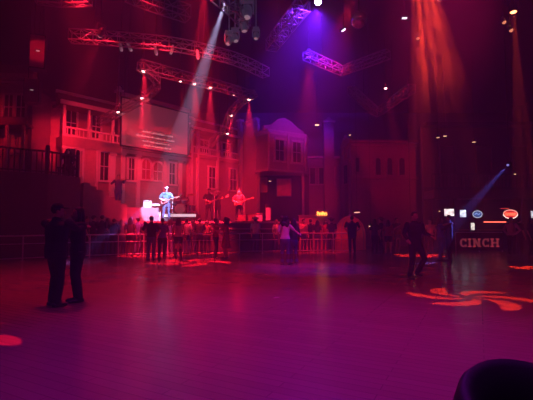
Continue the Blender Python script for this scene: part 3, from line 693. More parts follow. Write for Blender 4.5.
# ------------------------------------------------------------------ signs on the bar
# banner
YB = 21.6
a = at(456, 236, YB); c = at(503, 251, YB)
bn = empty('banner', ((a.x + c.x) / 2, YB, 0), 'dark banner with pink slab capitals on the rail before the bar', 'banner')
W = c.x - a.x; zt_, zb_ = 1.0, .05
MB().box((0, 0, (zt_ + zb_) / 2), (W, .03, zt_ - zb_)).build('cloth', mat('banner_cloth', (.10, .03, .04), .8), bn)
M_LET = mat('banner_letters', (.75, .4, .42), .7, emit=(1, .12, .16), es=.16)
def slab_letter(ch, x, w, h, z):
    b = MB(); st = .105; sf = .075                                   # stem and slab thickness
    def bar(x0, x1, z0, z1): b.box((x + (x0 + x1) / 2, -.025, z + (z0 + z1) / 2), (x1 - x0, .02, z1 - z0))
    if ch in 'IHN':
        for cx in ([w / 2] if ch == 'I' else [st / 2 + .05, w - st / 2 - .05]):
            bar(cx - st / 2, cx + st / 2, 0, h)
            q = .05; li = q if cx < w * .55 else q * (ch != 'N') * .8; ri = q if cx > w * .45 else q * (ch != 'N') * .8
            bar(cx - st / 2 - li, cx + st / 2 + ri, 0, sf); bar(cx - st / 2 - li, cx + st / 2 + ri, h - sf, h)
        if ch == 'H': bar(.1, w - .1, h / 2 - .045, h / 2 + .045)
        if ch == 'N': b.prism([(x + .05, z + h), (x + .05 + st * 1.1, z + h), (x + w - .05, z), (x + w - .05 - st * 1.1, z)], -.036, -.016)
    else:
        n = 20; P = []
        for k in range(n + 1):
            an = math.radians(48 + 264 * k / n); P.append((math.cos(an), math.sin(an)))
        out_ = [(x + w / 2 + w / 2 * c, z + h / 2 + h / 2 * s_) for c, s_ in P]; in_ = [(x + w / 2 + (w / 2 - st) * c, z + h / 2 + (h / 2 - sf) * s_) for c, s_ in P]
        for k in range(n): b.prism([out_[k], out_[k + 1], in_[k + 1], in_[k]], -.035, -.015)
        bar(w * .78, w * .78 + .07, h * .62, h); bar(w * .78, w * .78 + .07, 0, h * .30)
    return b.build('letter', M_LET, bn)
x = -1.06
for ch, w_ in (('C', .43), ('I', .25), ('N', .52), ('C', .43), ('H', .56)): slab_letter(ch, x, w_ - .07, .46, .24); x += w_
for s in (-1, 0, 1): MB().tube((s * W / 2, .05, 0), (s * W / 2, .05, 1.05), .025).build('post', M_STEEL, bn)
MB().tube((-W / 2, .05, 1.02), (W / 2, .05, 1.02), .025).build('rail', M_STEEL, bn)
# lit signs on the back wall of the bar (hung just under the canopy)
YS = 23.45
def lit_box(px0, px1, py0, py1, label, col, es, patt):
    a = at(px0, py0, YS); c = at(px1, py1, YS); w, h = c.x - a.x, a.z - c.z
    t = empty('light_box_sign', ((a.x + c.x) / 2, YS, c.z), label, 'sign')
    MB().box((0, .06, h / 2), (w + .06, .1, h + .06)).build('case', M_BLACKMETAL, t)
    m = mat('sign_' + label[:14], (.8, .8, .8), .4, var=.5, scale=patt, emit=col, es=es)
    nt = m.node_tree; b = nt.nodes['Principled BSDF']; no = [n for n in nt.nodes if n.type == 'TEX_NOISE'][0]
    mr = nt.nodes.new('ShaderNodeMapRange'); mr.inputs['From Min'].default_value = .35; mr.inputs['From Max'].default_value = .6; mr.inputs['To Min'].default_value = es * .15; mr.inputs['To Max'].default_value = es
    nt.links.new(no.outputs['Fac'], mr.inputs['Value']); nt.links.new(mr.outputs[0], b.inputs['Emission Strength'])
    MB().box((0, 0, h / 2), (w, .03, h)).build('face', m, t)
    MB().tube((0, .06, h), (0, .06, 3.05 - c.z), .012).build('hanger', M_BLACKMETAL, t)
lit_box(444.5, 454, 209, 216, 'white lit rectangular sign leftmost over the bar', (1, .8, .8), 2.2, 7)
lit_box(460, 466, 210, 217, 'small blue white lit sign second from left over the bar', (.75, .8, 1), 2.2, 7)
lit_box(471, 474.5, 223, 230, 'small white upright lit sign behind the bar top', (1, .85, .8), 1.6, 9)
lit_box(531, 539, 211, 218, 'pale lit sign cut by the right edge over the bar', (.9, .85, 1), 1.4, 7)
def oval(n, w, h, y=0): return [V((w / 2 * math.cos(2 * PI * k / n), y, h / 2 * math.sin(2 * PI * k / n))) for k in range(n + 1)]
P = at(477.5, 214.2, YS); t = empty('neon_sign', P, 'oval blue neon sign with pale rim over the bar', 'sign')
MB().prism([(v.x, v.z) for v in oval(24, .52, .38)[:-1]], .02, .06).build('backing', mat('neon_back_blue', (.05, .08, .25), .5, emit=(.1, .25, .7), es=.35), t)
MB().path(oval(24, .54, .40), .025).build('tube_rim', mat('neon_pale', (.8, .8, .8), .4, emit=(.6, .65, .85), es=.8), t)
MB().path([V((-.16, 0, -.02)), V((-.05, 0, .07)), V((.04, 0, -.03)), V((.16, 0, .05))], .02).build('tube_mark', mat('neon_blue', (.5, .6, .9), .4, emit=(.35, .5, 1), es=1.0), t)
MB().tube((0, .04, .19), (0, .04, 3.05 - P.z), .012).build('hanger', M_BLACKMETAL, t)
P = at(510.5, 214.2, YS); t = empty('neon_sign', P, 'large red oval neon sign with white lower rim over the bar', 'sign')
MB().prism([(v.x, v.z) for v in oval(24, .78, .46)[:-1]], .02, .06).build('backing', mat('neon_back_red', (.5, .05, .05), .5, emit=(1, .04, .04), es=.6), t)
MB().path(oval(24, .82, .50)[12:], .028).build('tube_lower_rim', mat('neon_white', (.9, .85, .8), .4, emit=(1, .75, .65), es=1.6), t)
MB().path(oval(24, .82, .50)[:13], .028).build('tube_upper_rim', mat('neon_pink', (.9, .5, .5), .4, emit=(1, .35, .3), es=1.3), t)
b = MB(); x = -.28
for k in range(5): b.path([V((x, 0, -.09)), V((x + .02, 0, .09)), V((x + .09, 0, .02)), V((x + .08, 0, -.09))], .016); x += .125
b.build('tube_script', mat('neon_red', (1, .3, .2), .4, emit=(1, .16, .08), es=2.6), t)
MB().tube((0, .04, .23), (0, .04, 3.05 - P.z), .012).build('hanger', M_BLACKMETAL, t)
a = at(484, 222, 24.0); c = at(506, 223, 24.0)
t = empty('neon_strip', ((a.x + c.x) / 2, 24.0, a.z), 'long red neon strip over the bar top', 'lamp'); w = c.x - a.x
MB().tube((-w / 2, 0, 0), (w / 2, 0, 0), .03).build('tube', mat('neon_strip', (1, .3, .2), .4, emit=(1, .12, .08), es=3.0), t)
b = MB().box((0, .05, .05), (w + .1, .06, .06))
for s in (-1, 1): b.tube((s * w / 2, .05, .05), (s * w / 2, .05, 3.05 - a.z), .012)
b.build('mount', M_BLACKMETAL, t)
a = at(505, 208.5, 23.45); t = empty('neon_strip', (a.x, 23.45, a.z), 'short dull red neon strip above the red oval sign', 'lamp')
MB().tube((-.26, 0, 0), (.22, 0, 0), .02).build('tube', mat('neon_dull', (.8, .1, .1), .4, emit=(1, .05, .04), es=.8), t); MB().tube((0, .03, 0), (0, .03, 3.05 - a.z), .01).build('mount', M_BLACKMETAL, t)
pendant(439.5, 211, 23.3, 'tiny red pendant lamp left of the white sign', 1.2, .06)

# far middle: low partition with neon sign and red domed canopy
t = empty('booth_partition', (0, 0, 0), 'low pink lit booth wall behind the fence at centre right', 'partition')
a = at(299, 216, 23.0); c = at(330, 216, 23.6)
MB().slab([(a.x, 23.0), (c.x, 23.4), (c.x, 23.6), (a.x, 23.2)], 0, a.z).build('panel', mat('booth_pink', (.62, .25, .24), .7, var=.4, scale=2), t)
MB().slab([(a.x - .05, 22.93), (c.x + .05, 23.33), (c.x + .05, 23.67), (a.x - .05, 23.27)], a.z, a.z + .06).build('cap_rail', M_TRIM2, t)
P = at(322, 213.8, 23.0); t = empty('neon_sign', P, 'small yellow orange neon sign on the booth wall', 'sign')
b = MB(); x = -.26
for k in range(4): b.path([V((x, 0, -.1)), V((x, 0, .12 if k % 2 == 0 else .04)), V((x + .09, 0, .05)), V((x + .1, 0, -.08))], .026); x += .14
b.build('tube_script', mat('neon_yellow', (1, .6, .2), .4, emit=(1, .36, .06), es=3.5), t)
MB().box((0, .06, 0), (.66, .05, .32)).box((0, .09, -.2), (.06, .05, .28)).build('backing', mat('neon_back_amber', (.2, .08, .03), .6, emit=(1, .15, .03), es=.25), t)
D = at(353, 240, 22.9); t = empty('domed_tent', (D.x, D.y + .8, 0), 'round red lit tent standing behind the fence', 'tent')
M_TENT = mat('red_canvas_glow', (.7, .16, .14), .7, bump=.2, emit=(1, .03, .04), es=.04)  # canvas emits slightly, as painted-in red lamp light
prof = [(.9, 0), (.9, .85), (.86, 1.15), (.74, 1.48), (.52, 1.74), (.26, 1.9), (.05, 1.95)]
MB().lathe(prof, 24).build('canvas', M_TENT, t, True)
r_ = MB()
for k in range(8):
    an = 2 * PI * k / 8; r_.path([V((p[0] * 1.01 * math.cos(an), p[0] * 1.01 * math.sin(an), p[1])) for p in prof], .018, 5)
r_.build('ribs', M_TRIM2, t); MB().ball((0, 0, 1.98), .07).build('finial', M_TRIM2, t)
spot(V((D.x + .3, D.y - 1.2, 4.5)), V((D.x, D.y + .8, 1.2)), (1, .02, .04), 90, 40, .8, .1)
strip(357, 212.2, 22.0, .3, -.05, 'thin pale strip lamp above the red tent', (1, .4, .3), 2.0)
pendant(370.5, 226, 22.5, 'small white pendant lamp right of the red tent', 4.0, .09)
strip(410.5, 224.3, 20.0, .26, -.2, 'short warm strip lamp behind the dancing man', (1, .4, .2), 4.0)
# near dark padded chair at the bottom right corner
CH = V((1.12, 1.60, 0)); t = empty('padded_chair', CH, 'black padded chair back in the near right corner', 'chair', math.radians(25))
MB().box((0, 0, .44), (.56, .54, .12)).bevel(.05, 3).build('seat', mat('black_vinyl', (.012, .01, .01), .6), t, True)
bk = MB(); n = 16; rings = []
for k in range(n + 1):
    an = PI * (.02 + .96 * k / n); c = V((.36 * math.cos(an), .30 * math.sin(an) - .02, 0)); o_ = V((math.cos(an), math.sin(an), 0)); top = .69 + .12 * math.sin(an)
    rings.append([bk.bm.verts.new(c + o_ * (.06 * math.cos(t_)) + V((0, 0, .42 + (top - .42) * (.5 + .5 * math.sin(t_))))) for t_ in [2 * PI * j / 12 for j in range(12)]])
for A_, B_ in zip(rings[:-1], rings[1:]):
    for j in range(12): bk.bm.faces.new((A_[j], A_[(j + 1) % 12], B_[(j + 1) % 12], B_[j]))
bk.bm.faces.new(rings[0]); bk.bm.faces.new(rings[-1][::-1])
bk.build('backrest', MATS['black_vinyl'], t, True)
for sx_ in (-1, 1):
    for sy_ in (-1, 1): MB().tube((sx_ * .22, sy_ * .2, .4), (sx_ * .25, sy_ * .24, 0), .022).build('leg', M_BLACKMETAL, t)
# ------------------------------------------------------------------ people
def chain(mb, pts, rad, side=(1, 0, 0), n=12, ends=True):
    pts = [V(p) for p in pts]; side = V(side); rings = []
    for i, p in enumerate(pts):
        t = (pts[min(i + 1, len(pts) - 1)] - pts[max(i - 1, 0)]).normalized()
        x = side - t * side.dot(t)
        if x.length < .15: x = V((0, 1, 0)) - t * t.y
        x.normalize(); y = t.cross(x)
        rx, ry = rad[i] if hasattr(rad[i], '__len__') else (rad[i], rad[i])
        rings.append([mb.bm.verts.new(p + x * rx * math.cos(2 * PI * k / n) + y * ry * math.sin(2 * PI * k / n)) for k in range(n)])
    for A, B in zip(rings[:-1], rings[1:]):
        for k in range(n): mb.bm.faces.new((A[k], A[(k + 1) % n], B[(k + 1) % n], B[k]))
    mb.bm.faces.new(rings[0][::-1]); mb.bm.faces.new(rings[-1])
    if ends:
        for p, r in ((pts[0], rad[0]), (pts[-1], rad[-1])):
            r = min(r) if hasattr(r, '__len__') else r; mb.ball(p, r * .97, 10, 6)
    return mb
FUSE = bpy.data.scenes.new('workbench')   # a scratch scene, removed again below
def fuse(mb, vox, it=2):
    """weld the overlapping pieces of a builder into one continuous surface"""
    bmesh.ops.recalc_face_normals(mb.bm, faces=mb.bm.faces[:])
    me = bpy.data.meshes.new('tmp'); mb.bm.to_mesh(me); mb.bm.free()
    o = bpy.data.objects.new('tmp', me); FUSE.collection.objects.link(o)
    r = o.modifiers.new('r', 'REMESH'); r.mode = 'VOXEL'; r.voxel_size = vox
    s = o.modifiers.new('s', 'SMOOTH'); s.iterations = it; s.factor = .5
    vl = FUSE.view_layers[0]; vl.update()
    me2 = bpy.data.meshes.new_from_object(o.evaluated_get(vl.depsgraph))
    bpy.data.objects.remove(o); bpy.data.meshes.remove(me)
    b = MB(); b.bm.from_mesh(me2); bpy.data.meshes.remove(me2); return b
def cloth(name, c, rough=.85): return mat('cloth_' + name, c, rough, var=.15, scale=14)
CL = dict(black=cloth('black', (.018, .015, .016)), charcoal=cloth('charcoal', (.05, .045, .05)), white=cloth('white', (.75, .70, .70)), pink=cloth('pink', (.65, .38, .40)),
          blue=cloth('blue', (.10, .14, .42)), denim=cloth('denim', (.09, .12, .24)), red=cloth('red', (.40, .05, .05)), grey=cloth('grey', (.22, .20, .21)), brown=cloth('brown', (.14, .07, .05)), teal=cloth('teal', (.10, .25, .40)), tan=cloth('tan', (.40, .27, .18)))
HAIR = dict(dark=cloth('hair_dark', (.02, .014, .012), .5), brown=cloth('hair_brown', (.10, .05, .03), .5), blond=cloth('hair_blond', (.45, .28, .14), .5))
SHOE = cloth('shoe', (.02, .018, .018), .5); BOOT = cloth('boot', (.10, .05, .035), .5)
A = lambda r, e, w, l, f, v: None
POSES = {  # right elbow, right wrist, left elbow, left wrist (person faces -y; their right is -x), legs: right knee, ankle, left knee, ankle
    'stand': dict(arms=((-.25, .03, 1.13), (-.25, -.07, .88), (.25, .03, 1.13), (.25, -.07, .88))),
    'lean': dict(arms=((-.27, -.03, 1.13), (-.14, -.27, 1.07), (.27, -.03, 1.13), (.12, -.28, 1.07)), lean=-.06),
    'drink': dict(arms=((-.27, -.06, 1.14), (-.10, -.26, 1.32), (.25, .03, 1.13), (.25, -.07, .88))),
    'phone': dict(arms=((-.24, -.20, 1.24), (-.10, -.34, 1.50), (.24, -.20, 1.24), (.10, -.34, 1.50))),
    'armup': dict(arms=((-.36, -.05, 1.58), (-.30, -.10, 1.84), (.25, .03, 1.13), (.25, -.07, .88))),
    'hips': dict(arms=((-.36, .06, 1.16), (-.17, -.04, .98), (.36, .06, 1.16), (.17, -.04, .98))),
    'hug': dict(arms=((-.30, -.18, 1.30), (-.17, -.42, 1.34), (.30, -.18, 1.22), (.16, -.42, 1.16)), legs=((-.10, -.03, .5), (-.11, .03, .08), (.10, -.06, .5), (.12, -.02, .08))),
    'hughigh': dict(arms=((-.27, -.16, 1.42), (-.16, -.36, 1.48), (.27, -.16, 1.40), (.14, -.36, 1.46))),
    'side': dict(arms=((-.36, -.04, 1.22), (-.52, .10, 1.14), (.25, .03, 1.13), (.25, -.07, .88))),
    'sidel': dict(arms=((-.25, .03, 1.13), (-.25, -.07, .88), (.36, -.04, 1.22), (.52, .10, 1.14))),
    'stride': dict(arms=((-.30, .05, 1.16), (-.34, -.14, 1.02), (.33, .02, 1.18), (.36, -.18, 1.10)), legs=((-.19, -.12, .50), (-.21, -.02, .08), (.16, -.16, .52), (.22, .20, .12))),
    'guitar': dict(arms=((-.34, .04, 1.16), (-.17, -.22, 1.08), (.36, -.06, 1.14), (.42, -.30, 1.22)), legs=((-.13, -.04, .5), (-.17, 0, .08), (.13, -.06, .5), (.17, -.02, .08))),
    'violin': dict(arms=((-.34, -.06, 1.24), (-.18, -.30, 1.38), (.26, -.18, 1.30), (.30, -.40, 1.44))),
    'sit': dict(arms=((-.34, -.04, 1.14), (-.30, -.26, 1.0), (.34, -.04, 1.14), (.30, -.26, 1.0)), legs=((-.12, -.42, .9), (-.13, -.42, .46), (.12, -.42, .9), (.13, -.42, .46))),
    'drum': dict(arms=((-.30, -.10, 1.14), (-.18, -.36, 1.10), (.30, -.10, 1.14), (.18, -.36, 1.14)), legs=((-.20, -.40, .92), (-.22, -.42, .48), (.20, -.40, .92), (.22, -.42, .48)), seat=True),
}
def person(loc, face, label, H=1.72, pose='stand', top='black', bottom='denim', hair='dark', hairstyle='short', hat=None, sex='m', sleeve='short', legwear='trousers', boots=False, group=None, hat_m=None, vox=.012, skin=None, headturn=0, wide=1.0):
    k = H / 1.72; P = POSES[pose]; sm = .195 if sex == 'm' else .17; sm *= wide; hp = .095
    lean = P.get('lean', 0)
    sk = skin or M_SKIN
    def J(p, l=0): return V((p[0], p[1] + lean * max(0, (p[2] - .9)) / .5, p[2])) * k
    re, rw, le, lw_ = [J(p) for p in P['arms']]
    rk, ra, lk, la = [V(p) * k for p in P.get('legs', ((-.10, -.03, .5), (-.11, .03, .08), (.10, -.03, .5), (.11, .03, .08)))]
    rs, ls = J((-sm, .01, 1.405)), J((sm, .01, 1.405)); rh, lh = V((-hp, 0, .9)) * k, V((hp, 0, .9)) * k
    g = 1.0 if sex == 'm' else .88
    b = MB(); bw = (.155 if sex == 'm' else .165) * wide; ww = (.145 if sex == 'm' else .122) * wide
    torso = [J((0, 0, .84)), J((0, 0, .93)), J((0, 0, 1.08)), J((0, -.01, 1.24)), J((0, 0, 1.37)), J((0, .01, 1.45))]
    trad = [(bw * .9, .10), (bw, .115), (ww, .10), (ww * 1.1 + .01, .118), (sm * .86, .10), (.09, .07)]
    chain(b, torso, [(r[0] * k, r[1] * k) for r in trad], n=18)
    hd = J((0, -.02, 1.60)); turn = Matrix.Rotation(headturn, 4, 'Z')
    chain(b, [J((0, .01, 1.42)), J((0, 0, 1.50)), J((0, -.01, 1.56))], [.065 * g * k, .055 * g * k, .055 * g * k])
    # head: skull, jaw, nose, ears
    def HP(x, y, z): return hd + (turn @ V((x, y, z))) * k
    b.ball(HP(0, .012, .03), (.076 * k, .095 * k, .098 * k), 18, 14, turn); b.ball(HP(0, -.018, -.035), (.058 * k, .07 * k, .075 * k), 16, 12, turn)
    b.ball(HP(0, -.055, -.085), (.03 * k, .028 * k, .022 * k), 10, 8); chain(b, [HP(0, -.084, .018), HP(0, -.108, -.026)], [.010 * k, .017 * k], n=8)
    for s in (-1, 1): b.ball(HP(s * .078, .015, -.002), (.012 * k, .024 * k, .034 * k), 8, 8, turn)
    # limbs
    for s, S_, E, W in ((-1, rs, re, rw), (1, ls, le, lw_)):
        chain(b, [S_, S_.lerp(E, .35), E, E.lerp(W, .3), W], [.056 * g * k, .050 * g * k, .040 * g * k, .041 * g * k, .027 * g * k])
        d = (W - E).normalized(); up = V((0, 0, 1)) if abs(d.z) < .8 else V((0, -1, 0)); sd = d.cross(up).normalized(); nrm = sd.cross(d)
        pc = W + d * .055 * k
        chain(b, [W, pc, W + d * .095 * k], [(.026 * k, .02 * k), (.040 * k, .017 * k), (.040 * k, .014 * k)], side=sd)
        for q, (off_, ln) in enumerate(((-.030, .068), (-.010, .078), (.011, .072), (.030, .056))):
            a0 = W + d * .09 * k + sd * off_ * k; a1 = a0 + (d * .55 - nrm * .12) * ln * k; a2 = a1 + (d * .38 - nrm * .32) * ln * k
            chain(b, [a0, a1, a2], [.010 * k, .009 * k, .008 * k], n=7)
        t0 = W + d * .03 * k - sd * .028 * k * s; t1 = t0 + (d * .6 - sd * .6 * s - nrm * .25).normalized() * .04 * k; t2 = t1 + (d * .9 - sd * .15 * s - nrm * .3).normalized() * .03 * k
        chain(b, [t0, t1, t2], [.013 * k, .011 * k, .009 * k], n=7)
    for H_, K, A_ in ((rh, rk, ra), (lh, lk, la)):
        chain(b, [H_, H_.lerp(K, .35), K, K.lerp(A_, .3), A_], [.086 * k, .080 * k, .052 * k, .054 * k, .036 * k])
        chain(b, [A_ + V((0, .035, -.03)) * k, A_ + V((0, -.05, -.04)) * k, A_ + V((0, -.16, -.055)) * k], [.034 * k, .034 * k, .024 * k], n=10)
    body = fuse(b, vox)
    fcs = len(body.bm.faces)
    for s in (-1, 1): body.ball(HP(s * .030, -.083, .012), (.013 * k, .008 * k, .008 * k), 8, 6)
    body.ball(HP(0, -.086, -.052), (.022 * k, .008 * k, .006 * k), 8, 6)
    body.bm.faces.ensure_lookup_table()
    for f in body.bm.faces[fcs:]: f.material_index = 1
    o = body.build('person', [sk, mat('eyes_and_lips', (.10, .03, .03), .4)], None, True, loc, math.radians(face))
    tag(o, label, 'person', group)
    # --- clothes
    e = .016 * k
    t = MB(); chain(t, torso[1:], [((r[0] + .018) * k, (r[1] + .018) * k) for r in trad[1:-1]] + [(.098 * k, .082 * k)], n=18)
    for S_, E, W in ((rs, re, rw), (ls, le, lw_)):
        if sleeve == 'long': chain(t, [S_, S_.lerp(E, .35), E, E.lerp(W, .5), E.lerp(W, .94)], [.070 * g * k, .066 * g * k, .056 * g * k, .05 * g * k, .042 * g * k])
        elif sleeve == 'short': chain(t, [S_, S_.lerp(E, .35), S_.lerp(E, .72)], [.070 * g * k, .066 * g * k, .060 * g * k])
        else: chain(t, [S_ * .8 + torso[4] * .2, S_], [.068 * g * k, .062 * g * k])
    fuse(t, vox).build('shirt' if legwear != 'dress' else 'dress_top', CL[top], o, True)
    t = MB()
    if legwear in ('trousers', 'shorts'):
        chain(t, [V((0, 0, .80)) * k, V((0, 0, .90)) * k, J((0, 0, 1.0))], [((bw + .006) * k, .118 * k), ((bw + .014) * k, .130 * k), ((ww + .018) * k, .122 * k)], n=18)
        for H_, K, A_ in ((rh, rk, ra), (lh, lk, la)):
            if legwear == 'trousers': chain(t, [H_, H_.lerp(K, .35), K, K.lerp(A_, .4), A_ + V((0, 0, .01))], [.100 * k, .094 * k, .070 * k, .070 * k, .060 * k])
            else: chain(t, [H_, H_.lerp(K, .35), H_.lerp(K, .5)], [.100 * k, .096 * k, .094 * k])
    else:
        hem = .52 if legwear == 'skirt' else .46
        chain(t, [V((0, 0, hem)) * k, V((0, 0, .72)) * k, V((0, 0, .90)) * k, J((0, 0, 1.02))], [(.25 * k, .21 * k), (.205 * k, .17 * k), ((bw + .014) * k, .130 * k), ((ww + .018) * k, .12 * k)], n=20, ends=False)
    fuse(t, vox).build({'trousers': 'trousers', 'shorts': 'shorts', 'skirt': 'skirt', 'dress': 'dress_skirt'}[legwear], CL[top if legwear == 'dress' else bottom], o, True)
    for K, A_ in ((rk, ra), (lk, la)):
        s_ = MB(); chain(s_, [A_ + V((0, .04, -.035)) * k, A_ + V((0, -.05, -.04)) * k, A_ + V((0, -.17, -.05)) * k], [(.042 * k, .042 * k), (.044 * k, .040 * k), (.036 * k, .028 * k)], n=12)
        if boots: chain(s_, [A_ + V((0, .01, -.03)), A_.lerp(K, .3), A_.lerp(K, .7)], [.05 * k, .066 * k, .074 * k])
        fuse(s_, vox).build('boot' if boots else 'shoe', BOOT if boots else SHOE, o, True)
    # --- hair
    hm = HAIR[hair]; h = MB()
    h.ball(HP(0, .025, .045), (.086 * k, .098 * k, .100 * k), 18, 14, turn)
    for v in [v for v in h.bm.verts if (turn.inverted() @ (v.co - hd)).y < -.045 * k and (turn.inverted() @ (v.co - hd)).z < .075 * k]: v.co = hd + (v.co - hd) * .72
    if hairstyle == 'long':
        chain(h, [HP(0, .05, .06), HP(0, .075, -.03), HP(0, .085, -.14), HP(0, .085, -.27)], [(.082 * k, .06 * k), (.100 * k, .055 * k), (.115 * k, .05 * k), (.08 * k, .035 * k)], n=14)
        for s in (-1, 1): chain(h, [HP(s * .075, .02, .03), HP(s * .088, .015, -.09), HP(s * .10, .0, -.22)], [.03 * k, .035 * k, .026 * k], n=10)
    elif hairstyle == 'big':
        rn = random.Random(int(loc[0] * 100))
        for q in range(26):
            an = rn.uniform(0, 2 * PI); z = rn.uniform(-.20, .12); y_ = math.sin(an) * .075 + .05
            if y_ < -.01 and z < .05: y_ = .06
            h.ball(HP(math.cos(an) * .115, y_, z), rn.uniform(.05, .075) * k, 10, 8)
    elif hairstyle == 'bun': h.ball(HP(0, .09, .10), .045 * k, 12, 8)
    elif hairstyle == 'pony': chain(h, [HP(0, .10, .06), HP(0, .15, 0), HP(0, .14, -.16)], [.03 * k, .036 * k, .016 * k])
    fuse(h, vox).build('hair', hm, o, True)
    if hat == 'cowboy':
        M4 = Matrix.Translation(HP(0, .015, .075)) @ turn @ Matrix.Scale(k, 4)
        c = MB().lathe([(.195, .022), (.17, -.002), (.10, -.008), (.098, .06), (.085, .115), (.04, .122), (0, .105), (0, -.02), (.16, -.02), (.195, .012)], 28, M4)
        for v in c.bm.verts:
            q = M4.inverted() @ v.co
            if abs(q.x) > .1: v.co = M4 @ V((q.x * .9, q.y, q.z + (abs(q.x) - .1) * .6))
        c.build('cowboy_hat', hat_m or CL['tan'], o, True)
    elif hat == 'cap':
        M4 = Matrix.Translation(HP(0, .012, .06)) @ turn @ Matrix.Scale(k, 4)
        c = MB().lathe([(.094, 0), (.092, .04), (.07, .075), (.03, .09), (0, .092)], 20, M4)
        c.ball(M4 @ V((0, -.12, .005)), (.07 * k, .075 * k, .008 * k), 14, 8, turn); c.build('cap', hat_m or CL['black'], o, True)
    return o
def at_x(px, Y): return at(px, 225, Y).x
def fence_Y(px):
    r = at_x(px, 1.0)
    for p, q in zip(fence[:-1], fence[1:]):
        a, c = p.x - r * p.y, q.x - r * q.y
        if a <= 0 <= c or c <= 0 <= a: return (p + (q - p) * (a / (a - c))).y
    return 20.9
def floor_person(px, Y, face, label, **kw): return person((at_x(px, Y), Y, 0), face, label, **kw)
def crowd(px, face, label, back=.62, **kw):
    Y = fence_Y(px) + back; return person((at_x(px, Y), Y, 0), face, label, **kw)

# --- dancers
floor_person(57, 7.08, 150, 'heavy-set man in black slow dancing nearest the camera at left, back turned', H=1.78, pose='hug', top='black', bottom='black', hairstyle='short', hat='cap', sleeve='long', vox=.008, headturn=-.5, wide=1.7)
floor_person(78.5, 7.5, -52, 'woman in black facing the big man, nearest couple at left', H=1.74, pose='hughigh', top='black', bottom='black', hairstyle='long', sex='f', sleeve='long', vox=.008, wide=1.5)
floor_person(285, 14.5, 165, 'woman in white top and jeans with big dark curls at mid floor, back turned', H=1.70, pose='side', top='white', bottom='denim', hairstyle='big', sex='f', sleeve='short', boots=True, wide=1.1)
floor_person(293.5, 14.75, 205, 'dark dressed partner walking arm in arm right of the curly haired woman', H=1.64, pose='stand', top='charcoal', bottom='denim', hairstyle='long', sex='f', sleeve='long', boots=True)
floor_person(414.5, 10.7, 20, 'man in black alone on the right of the dance floor, stepping sideways', H=1.76, pose='stride', top='black', bottom='black', sleeve='long', boots=True, wide=1.15)
floor_person(440, 15.9, 60, 'left partner of the blue lit couple before the banner', H=1.72, pose='hughigh', top='blue', bottom='denim', hairstyle='long', sex='f', sleeve='short')
floor_person(449, 15.9, -110, 'right partner in black of the blue lit couple before the banner', H=1.80, pose='hug', top='black', bottom='black', sleeve='long', wide=1.1)
# --- standing on the floor side of the fence
floor_person(151.5, 15.9, 178, 'person in dark clothes standing on the floor facing the singer, back turned', H=1.76, pose='hips', top='black', bottom='denim', sleeve='short', wide=1.05)
floor_person(162.5, 16.1, 190, 'person in blue shirt beside the dark one below the singer, back turned', H=1.68, pose='stand', top='blue', bottom='black', hairstyle='pony', sex='f')
floor_person(178.5, 17.0, 185, 'woman in pink top and dark shorts with bare legs at the fence', H=1.72, pose='stand', top='pink', bottom='black', hairstyle='long', sex='f', legwear='shorts', boots=True)
floor_person(216, 17.0, 90, 'left partner in dark red of the hugging pair at the fence', H=1.68, pose='hughigh', top='red', bottom='black', hairstyle='bun', sex='f', sleeve='none')
floor_person(226, 17.0, -95, 'right partner with big dark hair of the hugging pair at the fence', H=1.72, pose='hug', top='red', bottom='charcoal', hairstyle='big', sex='f', legwear='dress', sleeve='short')
